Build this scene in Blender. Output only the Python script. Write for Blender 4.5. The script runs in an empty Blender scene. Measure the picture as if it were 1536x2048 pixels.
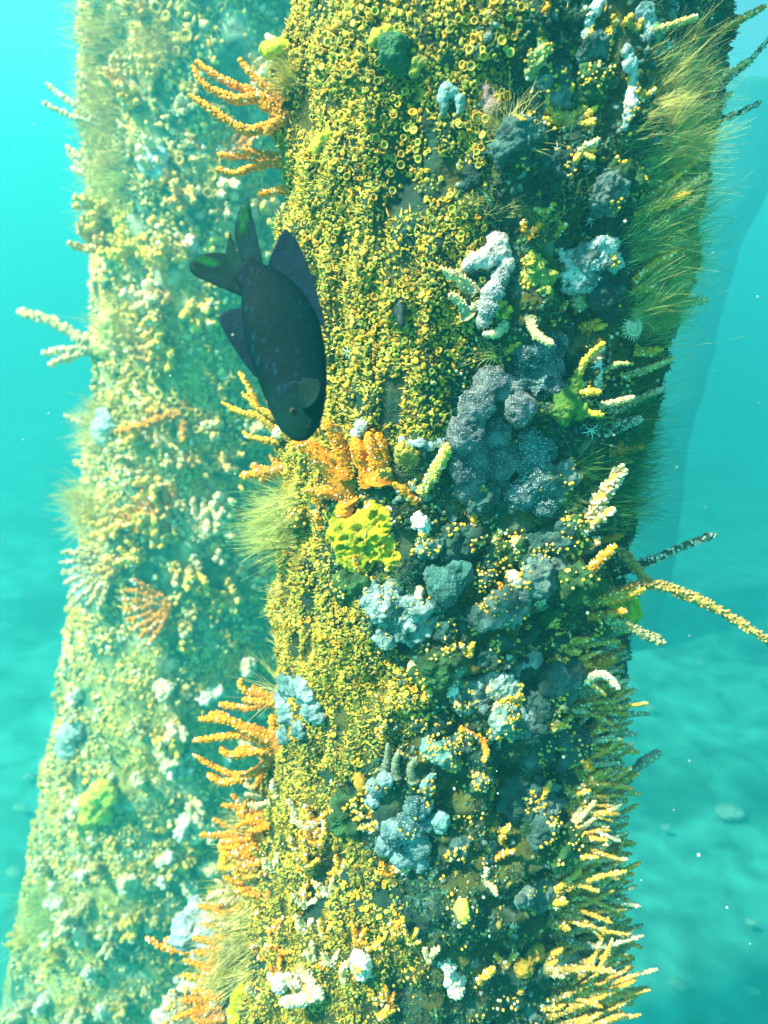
import bpy, bmesh, math, numpy as np
from mathutils import Vector, Matrix
from mathutils.bvhtree import BVHTree

S = bpy.context.scene
C = S.collection
rng = np.random.default_rng(11)

# ------------------------------------------------------------------ camera
F_PX, PITCH, ROLL = 1500.0, math.radians(20), math.radians(4)
FW = np.array((0, math.cos(PITCH), -math.sin(PITCH)))
_r0 = np.array((1.0, 0, 0)); _u0 = np.array((0, math.sin(PITCH), math.cos(PITCH)))
RT = math.cos(ROLL) * _r0 + math.sin(ROLL) * _u0
UP = -math.sin(ROLL) * _r0 + math.cos(ROLL) * _u0
cd = bpy.data.cameras.new('camera'); cam = bpy.data.objects.new('camera', cd); C.objects.link(cam); S.camera = cam
cam.matrix_world = Matrix([(RT[i], UP[i], -FW[i], 0) for i in range(3)] + [(0, 0, 0, 1)])
cd.sensor_width = 36; cd.lens = F_PX / 2048 * 36; cd.clip_start = .01; cd.clip_end = 400
cd.dof.use_dof = True; cd.dof.focus_distance = .32; cd.dof.aperture_fstop = 15.0

# ------------------------------------------------------------------ sky, sun, exposure
w = bpy.data.worlds.new('World'); S.world = w; w.use_nodes = True
nt = w.node_tree; bg = nt.nodes['Background']; sk = nt.nodes.new('ShaderNodeTexSky')
sk.sky_type = 'NISHITA'; sk.sun_disc = False
TO_SUN = Vector((-.58, -.28, .76)).normalized()
sk.sun_elevation = math.asin(TO_SUN.z); sk.sun_rotation = math.atan2(TO_SUN.x, TO_SUN.y)
nt.links.new(sk.outputs[0], bg.inputs[0]); bg.inputs[1].default_value = .05
sl = bpy.data.lights.new('sun', 'SUN'); sl.energy = 5; sl.angle = math.radians(3); sl.color = (1, .87, .64)
so = bpy.data.objects.new('sun', sl); C.objects.link(so); so.rotation_euler = TO_SUN.to_track_quat('Z', 'Y').to_euler()
S.view_settings.view_transform = 'Standard'; S.view_settings.look = 'None'
S.view_settings.exposure = 2.02; S.view_settings.gamma = 1.0; S.view_settings.use_curve_mapping = False
S.cycles.volume_bounces = 1; S.cycles.max_bounces = 4; S.cycles.diffuse_bounces = 2
S.cycles.glossy_bounces = 1; S.cycles.transmission_bounces = 2; S.cycles.transparent_max_bounces = 4
S.cycles.caustics_reflective = False; S.cycles.caustics_refractive = False

SEABED_Z = -2.8
KN = .55         # size of the near piling and all that grows on it

# ------------------------------------------------------------------ noise
def _hash(ix, iy, iz, seed):
    h = (ix.astype(np.int64) * 73856093) ^ (iy.astype(np.int64) * 19349663) ^ (iz.astype(np.int64) * 83492791) ^ (seed * 2654435761)
    h = (h ^ (h >> 13)) * 1274126177 & 0x7fffffff
    h = (h ^ (h >> 16)) & 0xffff
    return h / 65535.0
def vnoise(P, s, seed=0):
    Q = np.asarray(P, float) * s; I = np.floor(Q); f = Q - I; f = f * f * (3 - 2 * f); I = I.astype(np.int64)
    out = 0
    for dx in (0, 1):
        for dy in (0, 1):
            for dz in (0, 1):
                wgt = (f[:, 0] if dx else 1 - f[:, 0]) * (f[:, 1] if dy else 1 - f[:, 1]) * (f[:, 2] if dz else 1 - f[:, 2])
                out = out + wgt * _hash(I[:, 0] + dx, I[:, 1] + dy, I[:, 2] + dz, seed)
    return out * 2 - 1
def fbm(P, s, octv=4, seed=0, gain=.5):
    a, t, o = 1, 0, 0
    for k in range(octv):
        o = o + a * vnoise(P, s * 2 ** k, seed + k); t += a; a *= gain
    return o / t

# ------------------------------------------------------------------ mesh helpers (triangles, numpy)
def mesh(name, V, T, tint, material, smooth=True):
    V = np.ascontiguousarray(V, np.float32); T = np.ascontiguousarray(T, np.int32)
    me = bpy.data.meshes.new(name)
    me.vertices.add(len(V)); me.vertices.foreach_set('co', V.ravel())
    me.loops.add(3 * len(T)); me.loops.foreach_set('vertex_index', T.ravel())
    me.polygons.add(len(T)); me.polygons.foreach_set('loop_start', np.arange(0, 3 * len(T), 3, dtype=np.int32))
    if tint is not None:
        t = np.ones((len(V), 4), np.float32); t[:, :3] = tint
        ca = me.color_attributes.new('tint', 'FLOAT_COLOR', 'POINT'); ca.data.foreach_set('color', t.ravel())
    me.materials.append(material)
    me.update(calc_edges=True)
    if smooth: me.shade_smooth()
    return me
def link(name, me, parent=None, loc=None):
    o = bpy.data.objects.new(name, me); C.objects.link(o)
    if parent is not None: o.parent = parent
    if loc is not None: o.location = loc
    return o
def tag(o, label=None, cat=None, group=None, kind=None):
    if label: o['label'] = label.replace(' just ', ' ') if len(label.split()) > 16 else label
    if cat: o['category'] = cat
    if group: o['group'] = group
    if kind: o['kind'] = kind
    return o
def root(name, loc, label, cat, group=None):
    return tag(link(name, None, loc=loc), label, cat, group)
def ico(sub):
    bm = bmesh.new(); bmesh.ops.create_icosphere(bm, subdivisions=sub, radius=1)
    V = np.array([v.co[:] for v in bm.verts]); T = np.array([[v.index for v in f.verts] for f in bm.faces]); bm.free()
    return V, T
ICO1, ICO2, ICO3 = ico(1), ico(2), ico(3)
def dome(ns, rings):
    V = [(r * math.cos(a), r * math.sin(a), z) for r, z in rings for a in np.arange(ns) / ns * 2 * np.pi] + [(0, 0, 1.0)]; T = []
    for i in range(len(rings) - 1):
        for j in range(ns):
            a, c = i * ns + j, i * ns + (j + 1) % ns; T += [(a, c, c + ns), (a, c + ns, a + ns)]
    k = (len(rings) - 1) * ns; T += [(k + j, k + (j + 1) % ns, k + ns) for j in range(ns)]
    return np.array(V), np.array(T)
BUMP = dome(6, [(1.0, -.05)]); KNOB = dome(5, [(.75, -.5), (.95, .35)])
def nrm(v):
    v = np.asarray(v, float); return v / np.maximum(np.linalg.norm(v, axis=-1, keepdims=True), 1e-9)
def frames(N):
    N = nrm(N); ref = np.where(np.abs(N[:, 2:3]) < .9, np.array((0, 0, 1.0)), np.array((1.0, 0, 0)))
    t = nrm(np.cross(ref, N)); return t, np.cross(N, t), N
def scatter(tpl, P, N, s, tint, spin=True, tplcol=None):
    """copies of a template, its z along N: V, T, tint"""
    TV, TT = tpl; P = np.asarray(P); n = len(P)
    if n == 0: return np.zeros((0, 3)), np.zeros((0, 3), int), np.zeros((0, 3))
    t, b, nn = frames(N)
    if spin:
        a = rng.random(n) * 6.2832; ca, sa = np.cos(a)[:, None], np.sin(a)[:, None]
        t, b = t * ca + b * sa, b * ca - t * sa
    s = np.broadcast_to(np.asarray(s, float).reshape(-1, 1) if np.ndim(s) <= 1 else s, (n, 3)) if np.ndim(s) != 2 else s
    V = P[:, None, :] + TV[None, :, 0:1] * s[:, None, 0:1] * t[:, None] + TV[None, :, 1:2] * s[:, None, 1:2] * b[:, None] + TV[None, :, 2:3] * s[:, None, 2:3] * nn[:, None]
    T = TT[None] + (np.arange(n) * len(TV))[:, None, None]
    tint = np.broadcast_to(np.asarray(tint, float), (n, 3))[:, None, :] * (np.ones((1, len(TV), 3)) if tplcol is None else tplcol[None])
    return V.reshape(-1, 3), T.reshape(-1, 3), tint.reshape(-1, 3)
def join(parts):
    V, T, K, o = [], [], [], 0
    for v, t, k in parts:
        V.append(v); T.append(t + o); K.append(np.broadcast_to(k, v.shape)); o += len(v)
    return np.concatenate(V), np.concatenate(T), np.concatenate(K)
def smooth_path(P, n):
    P = np.asarray(P, float)
    if len(P) == 2:
        t = np.linspace(0, 1, n)[:, None]; return P[0] * (1 - t) + P[1] * t
    Q = np.vstack([2 * P[0] - P[1], P, 2 * P[-1] - P[-2]]); out = []
    for u in np.linspace(0, len(P) - 1, n):
        i = min(int(u), len(P) - 2); f = u - i; a, b, c, d = Q[i], Q[i + 1], Q[i + 2], Q[i + 3]
        out.append(.5 * (2 * b + (c - a) * f + (2 * a - 5 * b + 4 * c - d) * f * f + (3 * b - a - 3 * c + d) * f ** 3))
    return np.array(out)
def tube(path, rad, ns=10):
    """closed round-ended tube: V, T, s (0..1 along), radial directions"""
    path = np.asarray(path, float); k = len(path); tg = nrm(np.gradient(path, axis=0))
    ref = np.array((.31, .22, .92)); fr = []; t = nrm(np.cross(tg[0], ref))
    for i in range(k):
        t = nrm(t - tg[i] * t.dot(tg[i])); fr.append(t)
    fr = np.array(fr); bi = np.cross(tg, fr); a = np.arange(ns) / ns * 2 * np.pi
    D = np.cos(a)[None, :, None] * fr[:, None] + np.sin(a)[None, :, None] * bi[:, None]
    V = path[:, None] + D * np.asarray(rad)[:, None, None]
    i, j = np.meshgrid(np.arange(k - 1), np.arange(ns), indexing='ij'); j2 = (j + 1) % ns
    q = np.stack([i * ns + j, i * ns + j2, (i + 1) * ns + j2, (i + 1) * ns + j], -1).reshape(-1, 4)
    T = np.vstack([q[:, [0, 1, 2]], q[:, [0, 2, 3]]])
    tip = k * ns; V = np.vstack([V.reshape(-1, 3), path[-1] + tg[-1] * rad[-1] * .6])
    T = np.vstack([T, np.stack([(k - 1) * ns + np.arange(ns), (k - 1) * ns + (np.arange(ns) + 1) % ns, np.full(ns, tip)], -1)])
    return V, T, np.append(np.repeat(np.linspace(0, 1, k), ns), 1.0), np.vstack([D.reshape(-1, 3), tg[-1]])

# ------------------------------------------------------------------ materials (colour from each mesh's tint x noise)
def mat(name, rough=.7, nscale=300, var=.35, bump=.3, bscale=900, base=None, spec=.3, voro=None, sss=0, tintattr=True, alt=None, ascale=40, alo=.5, ahi=.62):
    m = bpy.data.materials.new(name); m.use_nodes = True; n = m.node_tree; L = n.links.new; p = n.nodes['Principled BSDF']
    p.inputs['Roughness'].default_value = rough; p.inputs['Specular IOR Level'].default_value = spec
    tc = n.nodes.new('ShaderNodeNewGeometry'); pos = tc.outputs['Position']
    if tintattr:
        at = n.nodes.new('ShaderNodeAttribute'); at.attribute_name = 'tint'; col = at.outputs['Color']
    else:
        rg = n.nodes.new('ShaderNodeRGB'); rg.outputs[0].default_value = (*base, 1); col = rg.outputs[0]
    nz = n.nodes.new('ShaderNodeTexNoise'); nz.inputs['Scale'].default_value = nscale; nz.inputs['Detail'].default_value = 4; L(pos, nz.inputs['Vector'])
    if alt is not None:
        an = n.nodes.new('ShaderNodeTexNoise'); an.inputs['Scale'].default_value = ascale; an.inputs['Detail'].default_value = 6; L(pos, an.inputs['Vector'])
        rp = n.nodes.new('ShaderNodeMapRange'); rp.inputs['From Min'].default_value = alo; rp.inputs['From Max'].default_value = ahi; L(an.outputs['Fac'], rp.inputs['Value'])
        mx = n.nodes.new('ShaderNodeMix'); mx.data_type = 'RGBA'; L(rp.outputs[0], mx.inputs[0]); L(col, mx.inputs[6]); mx.inputs[7].default_value = (*alt, 1); col = mx.outputs[2]
    mr = n.nodes.new('ShaderNodeMapRange'); mr.inputs['From Min'].default_value = .3; mr.inputs['From Max'].default_value = .7
    mr.inputs['To Min'].default_value = 1 - var; mr.inputs['To Max'].default_value = 1 + var; L(nz.outputs['Fac'], mr.inputs['Value'])
    vm = n.nodes.new('ShaderNodeVectorMath'); vm.operation = 'SCALE'; L(col, vm.inputs[0]); L(mr.outputs[0], vm.inputs['Scale'])
    L(vm.outputs[0], p.inputs['Base Color'])
    if bump:
        if voro:
            bt = n.nodes.new('ShaderNodeTexVoronoi'); bt.inputs['Scale'].default_value = voro; bo = bt.outputs['Distance']
        else:
            bt = n.nodes.new('ShaderNodeTexNoise'); bt.inputs['Scale'].default_value = bscale; bt.inputs['Detail'].default_value = 3; bo = bt.outputs['Fac']
        L(pos, bt.inputs['Vector']); bp = n.nodes.new('ShaderNodeBump'); bp.inputs['Strength'].default_value = bump; bp.inputs['Distance'].default_value = .002
        L(bo, bp.inputs['Height']); L(bp.outputs[0], p.inputs['Normal'])
    return m
M_CORAL = mat('coral_skin', .65, 350, .3, .5, 1400)
M_POLYP = mat('coral_polyps', .5, 500, .35, .3, 2000)
M_SPONGE = mat('sponge_skin', .8, 220, .3, .7, 1100)
M_PAPILLA = mat('sponge_papillae', .6, 400, .2, 0)
M_HAIR = mat('hydroid_hair', .8, 200, .4, 0)
_n = M_HAIR.node_tree; _p = _n.nodes['Principled BSDF']; _t = _n.nodes.new('ShaderNodeBsdfTranslucent'); _m = _n.nodes.new('ShaderNodeMixShader'); _m.inputs[0].default_value = .45
_n.links.new(_p.inputs['Base Color'].links[0].from_socket, _t.inputs['Color']); _n.links.new(_p.outputs[0], _m.inputs[1]); _n.links.new(_t.outputs[0], _m.inputs[2]); _n.links.new(_m.outputs[0], _n.nodes['Material Output'].inputs['Surface'])
M_ZOA = mat('zoanthid_skin', .55, 260, .45, .2, 1500)
M_TURF = mat('turf_growth', .8, 130, .5, 0)
M_PILE = mat('encrusted_pile', .85, 90, .6, .8, 500)
M_SOFT = mat('sea_squirt_tunic', .6, 450, .35, .4, 900, spec=.3)
M_STONE = mat('pale_stone', .9, 30, .35, .5, 60)

# ------------------------------------------------------------------ pixels of the photograph -> rays
def ray(px, py): return FW + RT * ((px - 768) / F_PX) - UP * ((py - 1024) / F_PX)
def at(px, py, depth): return ray(px, py) * depth
def project(P):
    d = P @ FW; return 768 + F_PX * (P @ RT) / d, 1024 - F_PX * (P @ UP) / d

# ------------------------------------------------------------------ setting: seabed
def build_seabed():
    n = 170; u = np.linspace(-1, 1, n); g = np.sign(u) * np.abs(u) ** 2.2 * 28
    X, Y = np.meshgrid(g, g + 1.5, indexing='ij'); P = np.stack([X.ravel(), Y.ravel(), np.zeros(n * n)], 1)
    z = .16 * fbm(P, .5, 3, 5) + .10 * fbm(P * (1, 2.2, 1), 2.1, 4, 9, .6) + .03 * fbm(P, 9, 3, 12)
    P[:, 2] = SEABED_Z + z
    i, j = np.meshgrid(np.arange(n - 1), np.arange(n - 1), indexing='ij'); a = (i * n + j).ravel()
    T = np.vstack([np.stack([a, a + n, a + n + 1], 1), np.stack([a, a + n + 1, a + 1], 1)])
    m = mat('silty_sand', .95, 6, .5, .6, 40, base=(.14, .50, .48), tintattr=False, alt=(.03, .17, .15), ascale=1.3, alo=.48, ahi=.68)
    tag(link('seabed', mesh('seabed', P, T, None, m)), kind='structure')
build_seabed()

# ------------------------------------------------------------------ pilings
class Pile: pass
def build_pile(name, rows, D, amp, nth, nz, zlo, zhi, label, seed, tintf):
    pts = []
    for y, l, r in rows:
        d = ray((l + r) / 2, y); P = d * (D / d[1]); dep = P @ FW; pts.append((P[2], P[0], (r - l) / 2 * dep / F_PX * .97))
    pts = np.array(sorted(pts)); zs = np.concatenate([np.linspace(SEABED_Z - .25, zlo, 40)[:-1], np.linspace(zlo, zhi, nz), np.linspace(zhi, 1.0, 12)[1:]])
    k = np.array([1, 2, 3, 2, 1]) / 9; zz = np.pad(zs, 2, mode='edge')
    xc = np.interp(zs, pts[:, 0], pts[:, 1]); rr = np.interp(zs, pts[:, 0], pts[:, 2])
    th = np.arange(nth) / nth * 2 * np.pi
    ct, st = np.cos(th)[None], np.sin(th)[None]
    P = np.stack([xc[:, None] + rr[:, None] * ct, D + rr[:, None] * st, np.broadcast_to(zs[:, None], (len(zs), nth))], -1).reshape(-1, 3)
    R = np.stack([np.broadcast_to(ct, (len(zs), nth)), np.broadcast_to(st, (len(zs), nth)), np.zeros((len(zs), nth))], -1).reshape(-1, 3)
    px, py = project(P)
    V = P + R * amp(P, px, py)[:, None]
    n = len(zs); i, j = np.meshgrid(np.arange(n - 1), np.arange(nth), indexing='ij'); j2 = (j + 1) % nth
    q = np.stack([i * nth + j, i * nth + j2, (i + 1) * nth + j2, (i + 1) * nth + j], -1).reshape(-1, 4)
    T = np.vstack([q[:, [0, 1, 2]], q[:, [0, 2, 3]]])
    top = len(V); V = np.vstack([V, (xc[-1], D, 1.02)])
    T = np.vstack([T, np.stack([(n - 1) * nth + np.arange(nth), (n - 1) * nth + (np.arange(nth) + 1) % nth, np.full(nth, top)], 1)])
    p = Pile(); p.name = name; p.D = D
    p.obj = tag(link(name, mesh(name, V, T, tintf(V), M_PILE)), label, 'piling')
    p.V, p.T = V, T; p.nth = nth
    p.bvh = BVHTree.FromPolygons([tuple(v) for v in V], T.tolist())
    me = p.obj.data; nn = np.zeros(len(V) * 3, np.float32); me.vertices.foreach_get('normal', nn); p.N = nn.reshape(-1, 3).astype(float)
    p.zs = zs; p.rows = np.array(rows, float)
    return p
def xmax_yellow(py): return np.interp(py, [0, 300, 500, 700, 860, 900, 1000, 1150, 1200, 1400, 1480, 1560, 1650, 1750, 1850, 1950, 2048], [1010, 950, 960, 930, 900, 800, 660, 670, 740, 860, 800, 700, 720, 800, 830, 820, 780])
def near_amp(P, px, py):
    P = P / KN; right = np.clip((px - 840) / 220, 0, 1); low = np.clip((py - 1000) / 200, 0, 1) * np.clip((px - 720) / 200, 0, 1)
    wgt = np.clip(np.maximum(right * .75, low), .0, 1) * np.clip((1340 - px) / 200, .08, 1)
    ridge = 1 - 2 * np.abs(fbm(P, 24, 4, 31))
    return KN * (.017 * fbm(P * (1, 1, .6), 42, 3, 97) + .010 * fbm(P * (1, 1, .45), 20, 3, 8) + wgt * (.026 * fbm(P, 16, 3, 21) + .024 * ridge - .014 + .006 * fbm(P, 110, 2, 33)))
def near_tint(V):
    px, py = project(V); V = V / KN; a = fbm(V, 25, 4, 41)[:, None]; b = fbm(V, 45, 4, 51)[:, None]
    dark = np.array((.010, .042, .032)); olive = np.array((.07, .075, .012)); pale = np.array((.16, .26, .25))
    c = dark + (olive - dark) * np.clip(a * 1.8 + .30, 0, 1)
    return c + (pale - c) * np.clip((b - .30) * 3, 0, .6) * (px > xmax_yellow(py))[:, None]
NEAR = build_pile('wooden_piling', [(0, 575, 1425), (300, 565, 1390), (600, 560, 1335), (900, 560, 1262), (1200, 556, 1228), (1500, 538, 1205), (1650, 505, 1202), (1800, 462, 1200), (2048, 400, 1210)],
                  .7 * KN, near_amp, 320, 430, -.85 * KN, .26 * KN, 'near upright piling crusted with yellow polyps, orange corals and sponges', 1, near_tint)
def left_amp(P, px, py): return .016 * fbm(P, 11, 4, 63) + .01 * np.abs(fbm(P, 24, 3, 67))
def left_tint(V):  # tones paled to imitate washed-out sunlight on this piling
    a = fbm(V, 14, 4, 71)[:, None]; b = fbm(V, 30, 4, 73)[:, None]
    dark = np.array((.06, .18, .12)); ol = np.array((.46, .40, .10)); pale = np.array((.55, .56, .38))
    c = dark + (ol - dark) * np.clip(a * 2 + .4, 0, 1)
    return c + (pale - c) * np.clip((b - .1) * 3, 0, .8)
LEFT = build_pile('wooden_piling', [(0, 178, 660), (400, 198, 650), (800, 196, 625), (1200, 160, 600), (1600, 95, 590), (2048, 10, 570)],
                  1.25, left_amp, 160, 230, -1.5, .5, 'second piling, hazy and pale, standing behind the fish', 2, left_tint)
def far_amp(P, px, py): return .05 * fbm(P, 3.5, 4, 83)
FAR = build_pile('wooden_piling', [(0, 1400, 1640), (369, 1330, 1536), (496, 1300, 1472), (615, 1275, 1440), (900, 1210, 1367), (1113, 1190, 1347), (1249, 1160, 1312), (1423, 1130, 1278)],
                 5.2, far_amp, 80, 90, -2.6, 1.0, 'faint blue far piling lost in the water past the tufts', 3, lambda V: np.array((.05, .10, .07)))
def on(p, px, py):
    """point and outward normal on a piling at a pixel; slides sideways onto the piling when the pixel misses it"""
    c = np.interp(py, p.rows[:, 0], (p.rows[:, 1] + p.rows[:, 2]) / 2)
    for k in range(60):
        h = p.bvh.ray_cast(Vector((0, 0, 0)), Vector(ray(px, py)).normalized())
        if h[0] is not None:
            n = h[1] if h[1].dot(Vector(ray(px, py))) < 0 else -h[1]
            return np.array(h[0]), np.array(n)
        px += 6 if px < c else -6
    raise ValueError((px, py))
def depth_of(P): return float(P @ FW)
def radial(p, P):
    i = np.interp(P[2], p.zs, np.arange(len(p.zs))); k = int(round(i)) * p.nth
    c = p.V[k:k + p.nth].mean(0); d = P - c; d[2] = 0; return nrm(d)

NEAR.key, LEFT.key = 'near', 'second'
LM = {NEAR.key: [('the yellow sponge', 725, 1075), ('the big grey sponge', 960, 880), ('the white tipped branch', 1190, 1010), ('the antler coral', 1140, 210), ('the anemone', 1255, 655), ('the pale blue mound', 790, 1230), ('the white crested sponge', 1030, 1350), ('the blue lobed sponge', 825, 1650), ('the tongue sponges', 800, 1525), ('the lime squirt', 925, 1815), ('the orange fan', 480, 1490), ('the curled orange limb', 530, 1790), ('the white egg polyp head', 720, 1930), ('the white ragged mass', 905, 1955), ('the lime round sponge', 1248, 1220), ('the bluish white hump', 1170, 530), ('the hydroid clump', 1010, 255), ('the orange cone coral', 1195, 1325), ('the dark club coral', 1290, 1540), ('the tan lobed sponge', 1060, 1920), ('the white bushy head', 1128, 1925), ('the white strip sponge', 1262, 180), ('the white crown', 915, 1395), ('the twin orange fingers', 745, 920), ('the dark pits', 1080, 730), ('the bluish flank lobe', 1200, 1850), ('the yellow plush tuft', 470, 1840)],
      LEFT.key: [('the yellow bushy coral', 262, 470), ('the pale blue ball', 305, 325), ('the long pale arms', 150, 680), ('the crooked orange branch', 320, 840), ('the upper orange fan', 330, 1040), ('the lower orange fan', 320, 1200), ('the lemon sponge', 195, 1612), ('the greyish flap', 140, 1480), ('the fish tail', 440, 500), ('the two pale twigs', 150, 220), ('the near orange fan', 450, 1490), ('the pale blue knob', 390, 1860), ('the left hydroid tuft', 505, 1060), ('the upper orange cluster', 440, 210), ('the belly of the fish', 500, 750), ('the pale blue edge knob', 210, 850)]}
def where(p, x, y):
    nm, lx, ly = min(LM[p.key], key=lambda l: math.hypot(l[1] - x, l[2] - y)); dx, dy = x - lx, y - ly
    v = 'above' if dy < -18 else 'below' if dy > 18 else ''; hz = 'left of' if dx < -18 else 'right of' if dx > 18 else ''
    d = 'just ' if math.hypot(dx, dy) < 75 else ''
    return f"{d}{v + ' and ' + hz if v and hz else v or hz or 'at'} {nm}"

# ------------------------------------------------------------------ growth carpets that belong to the pilings
def surf_samples(p, n, th_lo, th_hi, z_lo, z_hi):
    th = th_lo + rng.random(n) * (th_hi - th_lo); z = z_lo + rng.random(n) * (z_hi - z_lo)
    iz = np.interp(z, p.zs, np.arange(len(p.zs))); it = (th / (2 * np.pi) * p.nth) % p.nth
    i0 = np.minimum(iz.astype(int), len(p.zs) - 2); j0 = it.astype(int) % p.nth; j1 = (j0 + 1) % p.nth; fi = (iz - i0)[:, None]; fj = (it - np.floor(it))[:, None]
    g = lambda A: (A[i0 * p.nth + j0] * (1 - fi) + A[(i0 + 1) * p.nth + j0] * fi) * (1 - fj) + (A[i0 * p.nth + j1] * (1 - fi) + A[(i0 + 1) * p.nth + j1] * fi) * fj
    return g(p.V), nrm(g(p.N))
def thin(P, cell):
    """keep one sample per cell"""
    k = np.floor(P / cell).astype(int); _, idx = np.unique(k, axis=0, return_index=True); return idx
BLADE_V = np.array([(.6, 0, 0), (-.3, .5, 0), (-.3, -.5, 0), (1.0, .5, 1)])
BLADE_T = np.array([(0, 1, 3), (1, 2, 3), (2, 0, 3)])
def pick(cols, n):
    cols = np.array(cols); return cols[rng.integers(0, len(cols), n)] * (.7 + .6 * rng.random((n, 1)))
def turf(p, n, zr, size, seed, zone):
    P, N = surf_samples(p, n, math.radians(150), math.radians(395), *zr)
    px, py = project(P); keep, tint = zone(P, px, py)
    P, N, tint = P[keep], N[keep], tint[keep]; m = len(P)
    d = nrm(N + .5 * rng.normal(size=(m, 3)) * (1, 1, 1) + (0, 0, .1))
    half = m * 6 // 10; s = size * (.5 + rng.random(m))
    a = scatter((BLADE_V, BLADE_T), P[:half], d[:half], np.stack([s * .42, s * .42, s * 1.3], 1)[:half], tint[:half])
    b = scatter(BUMP, P[half:] + N[half:] * s[half:, None] * .15, d[half:], np.stack([s * .4, s * .4, s * .45], 1)[half:], tint[half:])
    V, T, K = join([a, b])
    tag(link('turf', mesh('turf', V, T, K, M_TURF), p.obj), kind='stuff')
YEL = [(.62, .38, .03), (.56, .32, .02), (.36, .30, .04), (.60, .46, .08), (.20, .22, .03), (.14, .20, .03), (.30, .30, .05)]
SHADE_TEAL = [(.012, .06, .04), (.02, .09, .06), (.03, .13, .09), (.10, .15, .04), (.010, .04, .03)]  # teal growth, lowered further to put this side's shade into the colour
def near_zone(P, px, py):
    n = len(P); P = P / KN; nz = fbm(P, 35, 3, 91); left = px + 70 * nz < xmax_yellow(py)
    t = np.where(left[:, None], pick(YEL, n), pick(SHADE_TEAL, n)); sp = rng.random(n) < .04
    t = np.where((~left & sp)[:, None], pick(YEL, n), t)
    keep = np.where(left, fbm(P * (1, 1, .6), 42, 3, 97) > -.22, fbm(P, 40, 2, 99) > -.10)
    return keep, t
turf(NEAR, 150000, (-.80 * KN, .25 * KN), .0033 * KN, 1, near_zone)
def left_zone(P, px, py):
    n = len(P); nz = fbm(P, 12, 3, 191); y = nz > -.1
    return fbm(P, 30, 2, 197) > -.15, np.where(y[:, None], pick([(.88, .66, .16), (.84, .58, .10), (.88, .76, .32), (.66, .56, .14)], n), pick([(.05, .18, .13), (.1, .28, .19), (.42, .42, .16)], n))  # turf tones raised to stand in for strong sun
turf(LEFT, 46000, (-1.45, .5), .0062, 2, left_zone)

def tiny(p, n, zr, size, zone, cols):
    P, N = surf_samples(p, n, math.radians(160), math.radians(395), *zr); px, py = project(P); k = zone(P, px, py); P, N = P[k], N[k]; m = len(P); s = size * (.5 + .8 * rng.random(m))
    tag(link('tiny_polyps', mesh('tiny_polyps', *scatter(KNOB, P + N * s[:, None] * .5, N, np.stack([s, s, s * 1.3], 1), pick(cols, m)), M_ZOA), p.obj), kind='stuff')
tiny(NEAR, 30000, (-.8 * KN, .25 * KN), .0014 * KN, lambda P, px, py: (px > xmax_yellow(py) - 60) & (fbm(P / KN, 34, 3, 131) + .5 * fbm(P / KN, 110, 1, 137) > .30), [(.80, .48, .05), (.75, .40, .03), (.82, .62, .18), (.60, .66, .5)])
tiny(LEFT, 30000, (-1.45, .5), .0034, lambda P, px, py: fbm(P, 20, 3, 141) + .5 * fbm(P, 60, 1, 147) > .22, [(.9, .68, .20), (.9, .52, .08), (.92, .86, .6), (.9, .76, .3)])

def crumbs(p, n, zr, size, zone, cols, name='crust_crumbs'):
    P, N = surf_samples(p, n, math.radians(160), math.radians(395), *zr); px, py = project(P); k = zone(P, px, py); P, N = P[k], N[k]; m = len(P); s = size * (.35 + .5 * rng.random(m) + .7 * rng.random(m) ** 4); parts = []
    for v in range(5):
        V = ICO1[0] * (1 + 1.3 * fbm(ICO1[0], 2.6, 3, 400 + v))[:, None]; sel = np.arange(m) % 5 == v
        parts.append(scatter((V, ICO1[1]), P[sel] + N[sel] * s[sel, None] * .25, nrm(N[sel] + .6 * rng.normal(size=(sel.sum(), 3))), np.stack([s, s * .8, s * .7], 1)[sel], pick(cols, sel.sum())))
    tag(link(name, mesh(name, *join(parts), M_SPONGE), p.obj), kind='stuff')
crumbs(NEAR, 17000, (-.8 * KN, .25 * KN), .0036 * KN, lambda P, px, py: (px > xmax_yellow(py) - 40) & (px < 1500) & (fbm(P / KN, 22, 3, 151) > -.06), [(.02, .07, .06), (.04, .12, .10), (.07, .15, .14), (.13, .20, .18), (.10, .13, .03), (.02, .05, .05), (.20, .17, .03), (.24, .30, .28)])
crumbs(LEFT, 9000, (-1.45, .5), .0070, lambda P, px, py: fbm(P, 10, 3, 157) > .0, [(.72, .62, .24), (.8, .74, .46), (.3, .36, .2), (.8, .6, .16), (.1, .22, .15)])

# cup-shaped polyps (rings with a sunken mouth)
def cup(ns):
    prof = [(.62, -.3), (.70, .45), (.95, .85), (1.0, 1.02), (.84, 1.08), (.62, .86), (.40, .62)]
    V = [(r * math.cos(a), r * math.sin(a), z) for r, z in prof for a in np.arange(ns) / ns * 2 * np.pi] + [(0, 0, .70)]
    k = len(prof); T = []
    for i in range(k - 1):
        for j in range(ns):
            a, b = i * ns + j, i * ns + (j + 1) % ns; T += [(a, b, b + ns), (a, b + ns, a + ns)]
    T += [((k - 1) * ns + j, (k - 1) * ns + (j + 1) % ns, k * ns) for j in range(ns)]
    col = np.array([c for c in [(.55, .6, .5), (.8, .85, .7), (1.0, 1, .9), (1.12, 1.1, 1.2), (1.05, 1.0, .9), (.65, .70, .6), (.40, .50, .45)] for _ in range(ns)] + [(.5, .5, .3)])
    return (np.array(V), np.array(T)), col
CUPF, CUPFC = cup(12)
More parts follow.
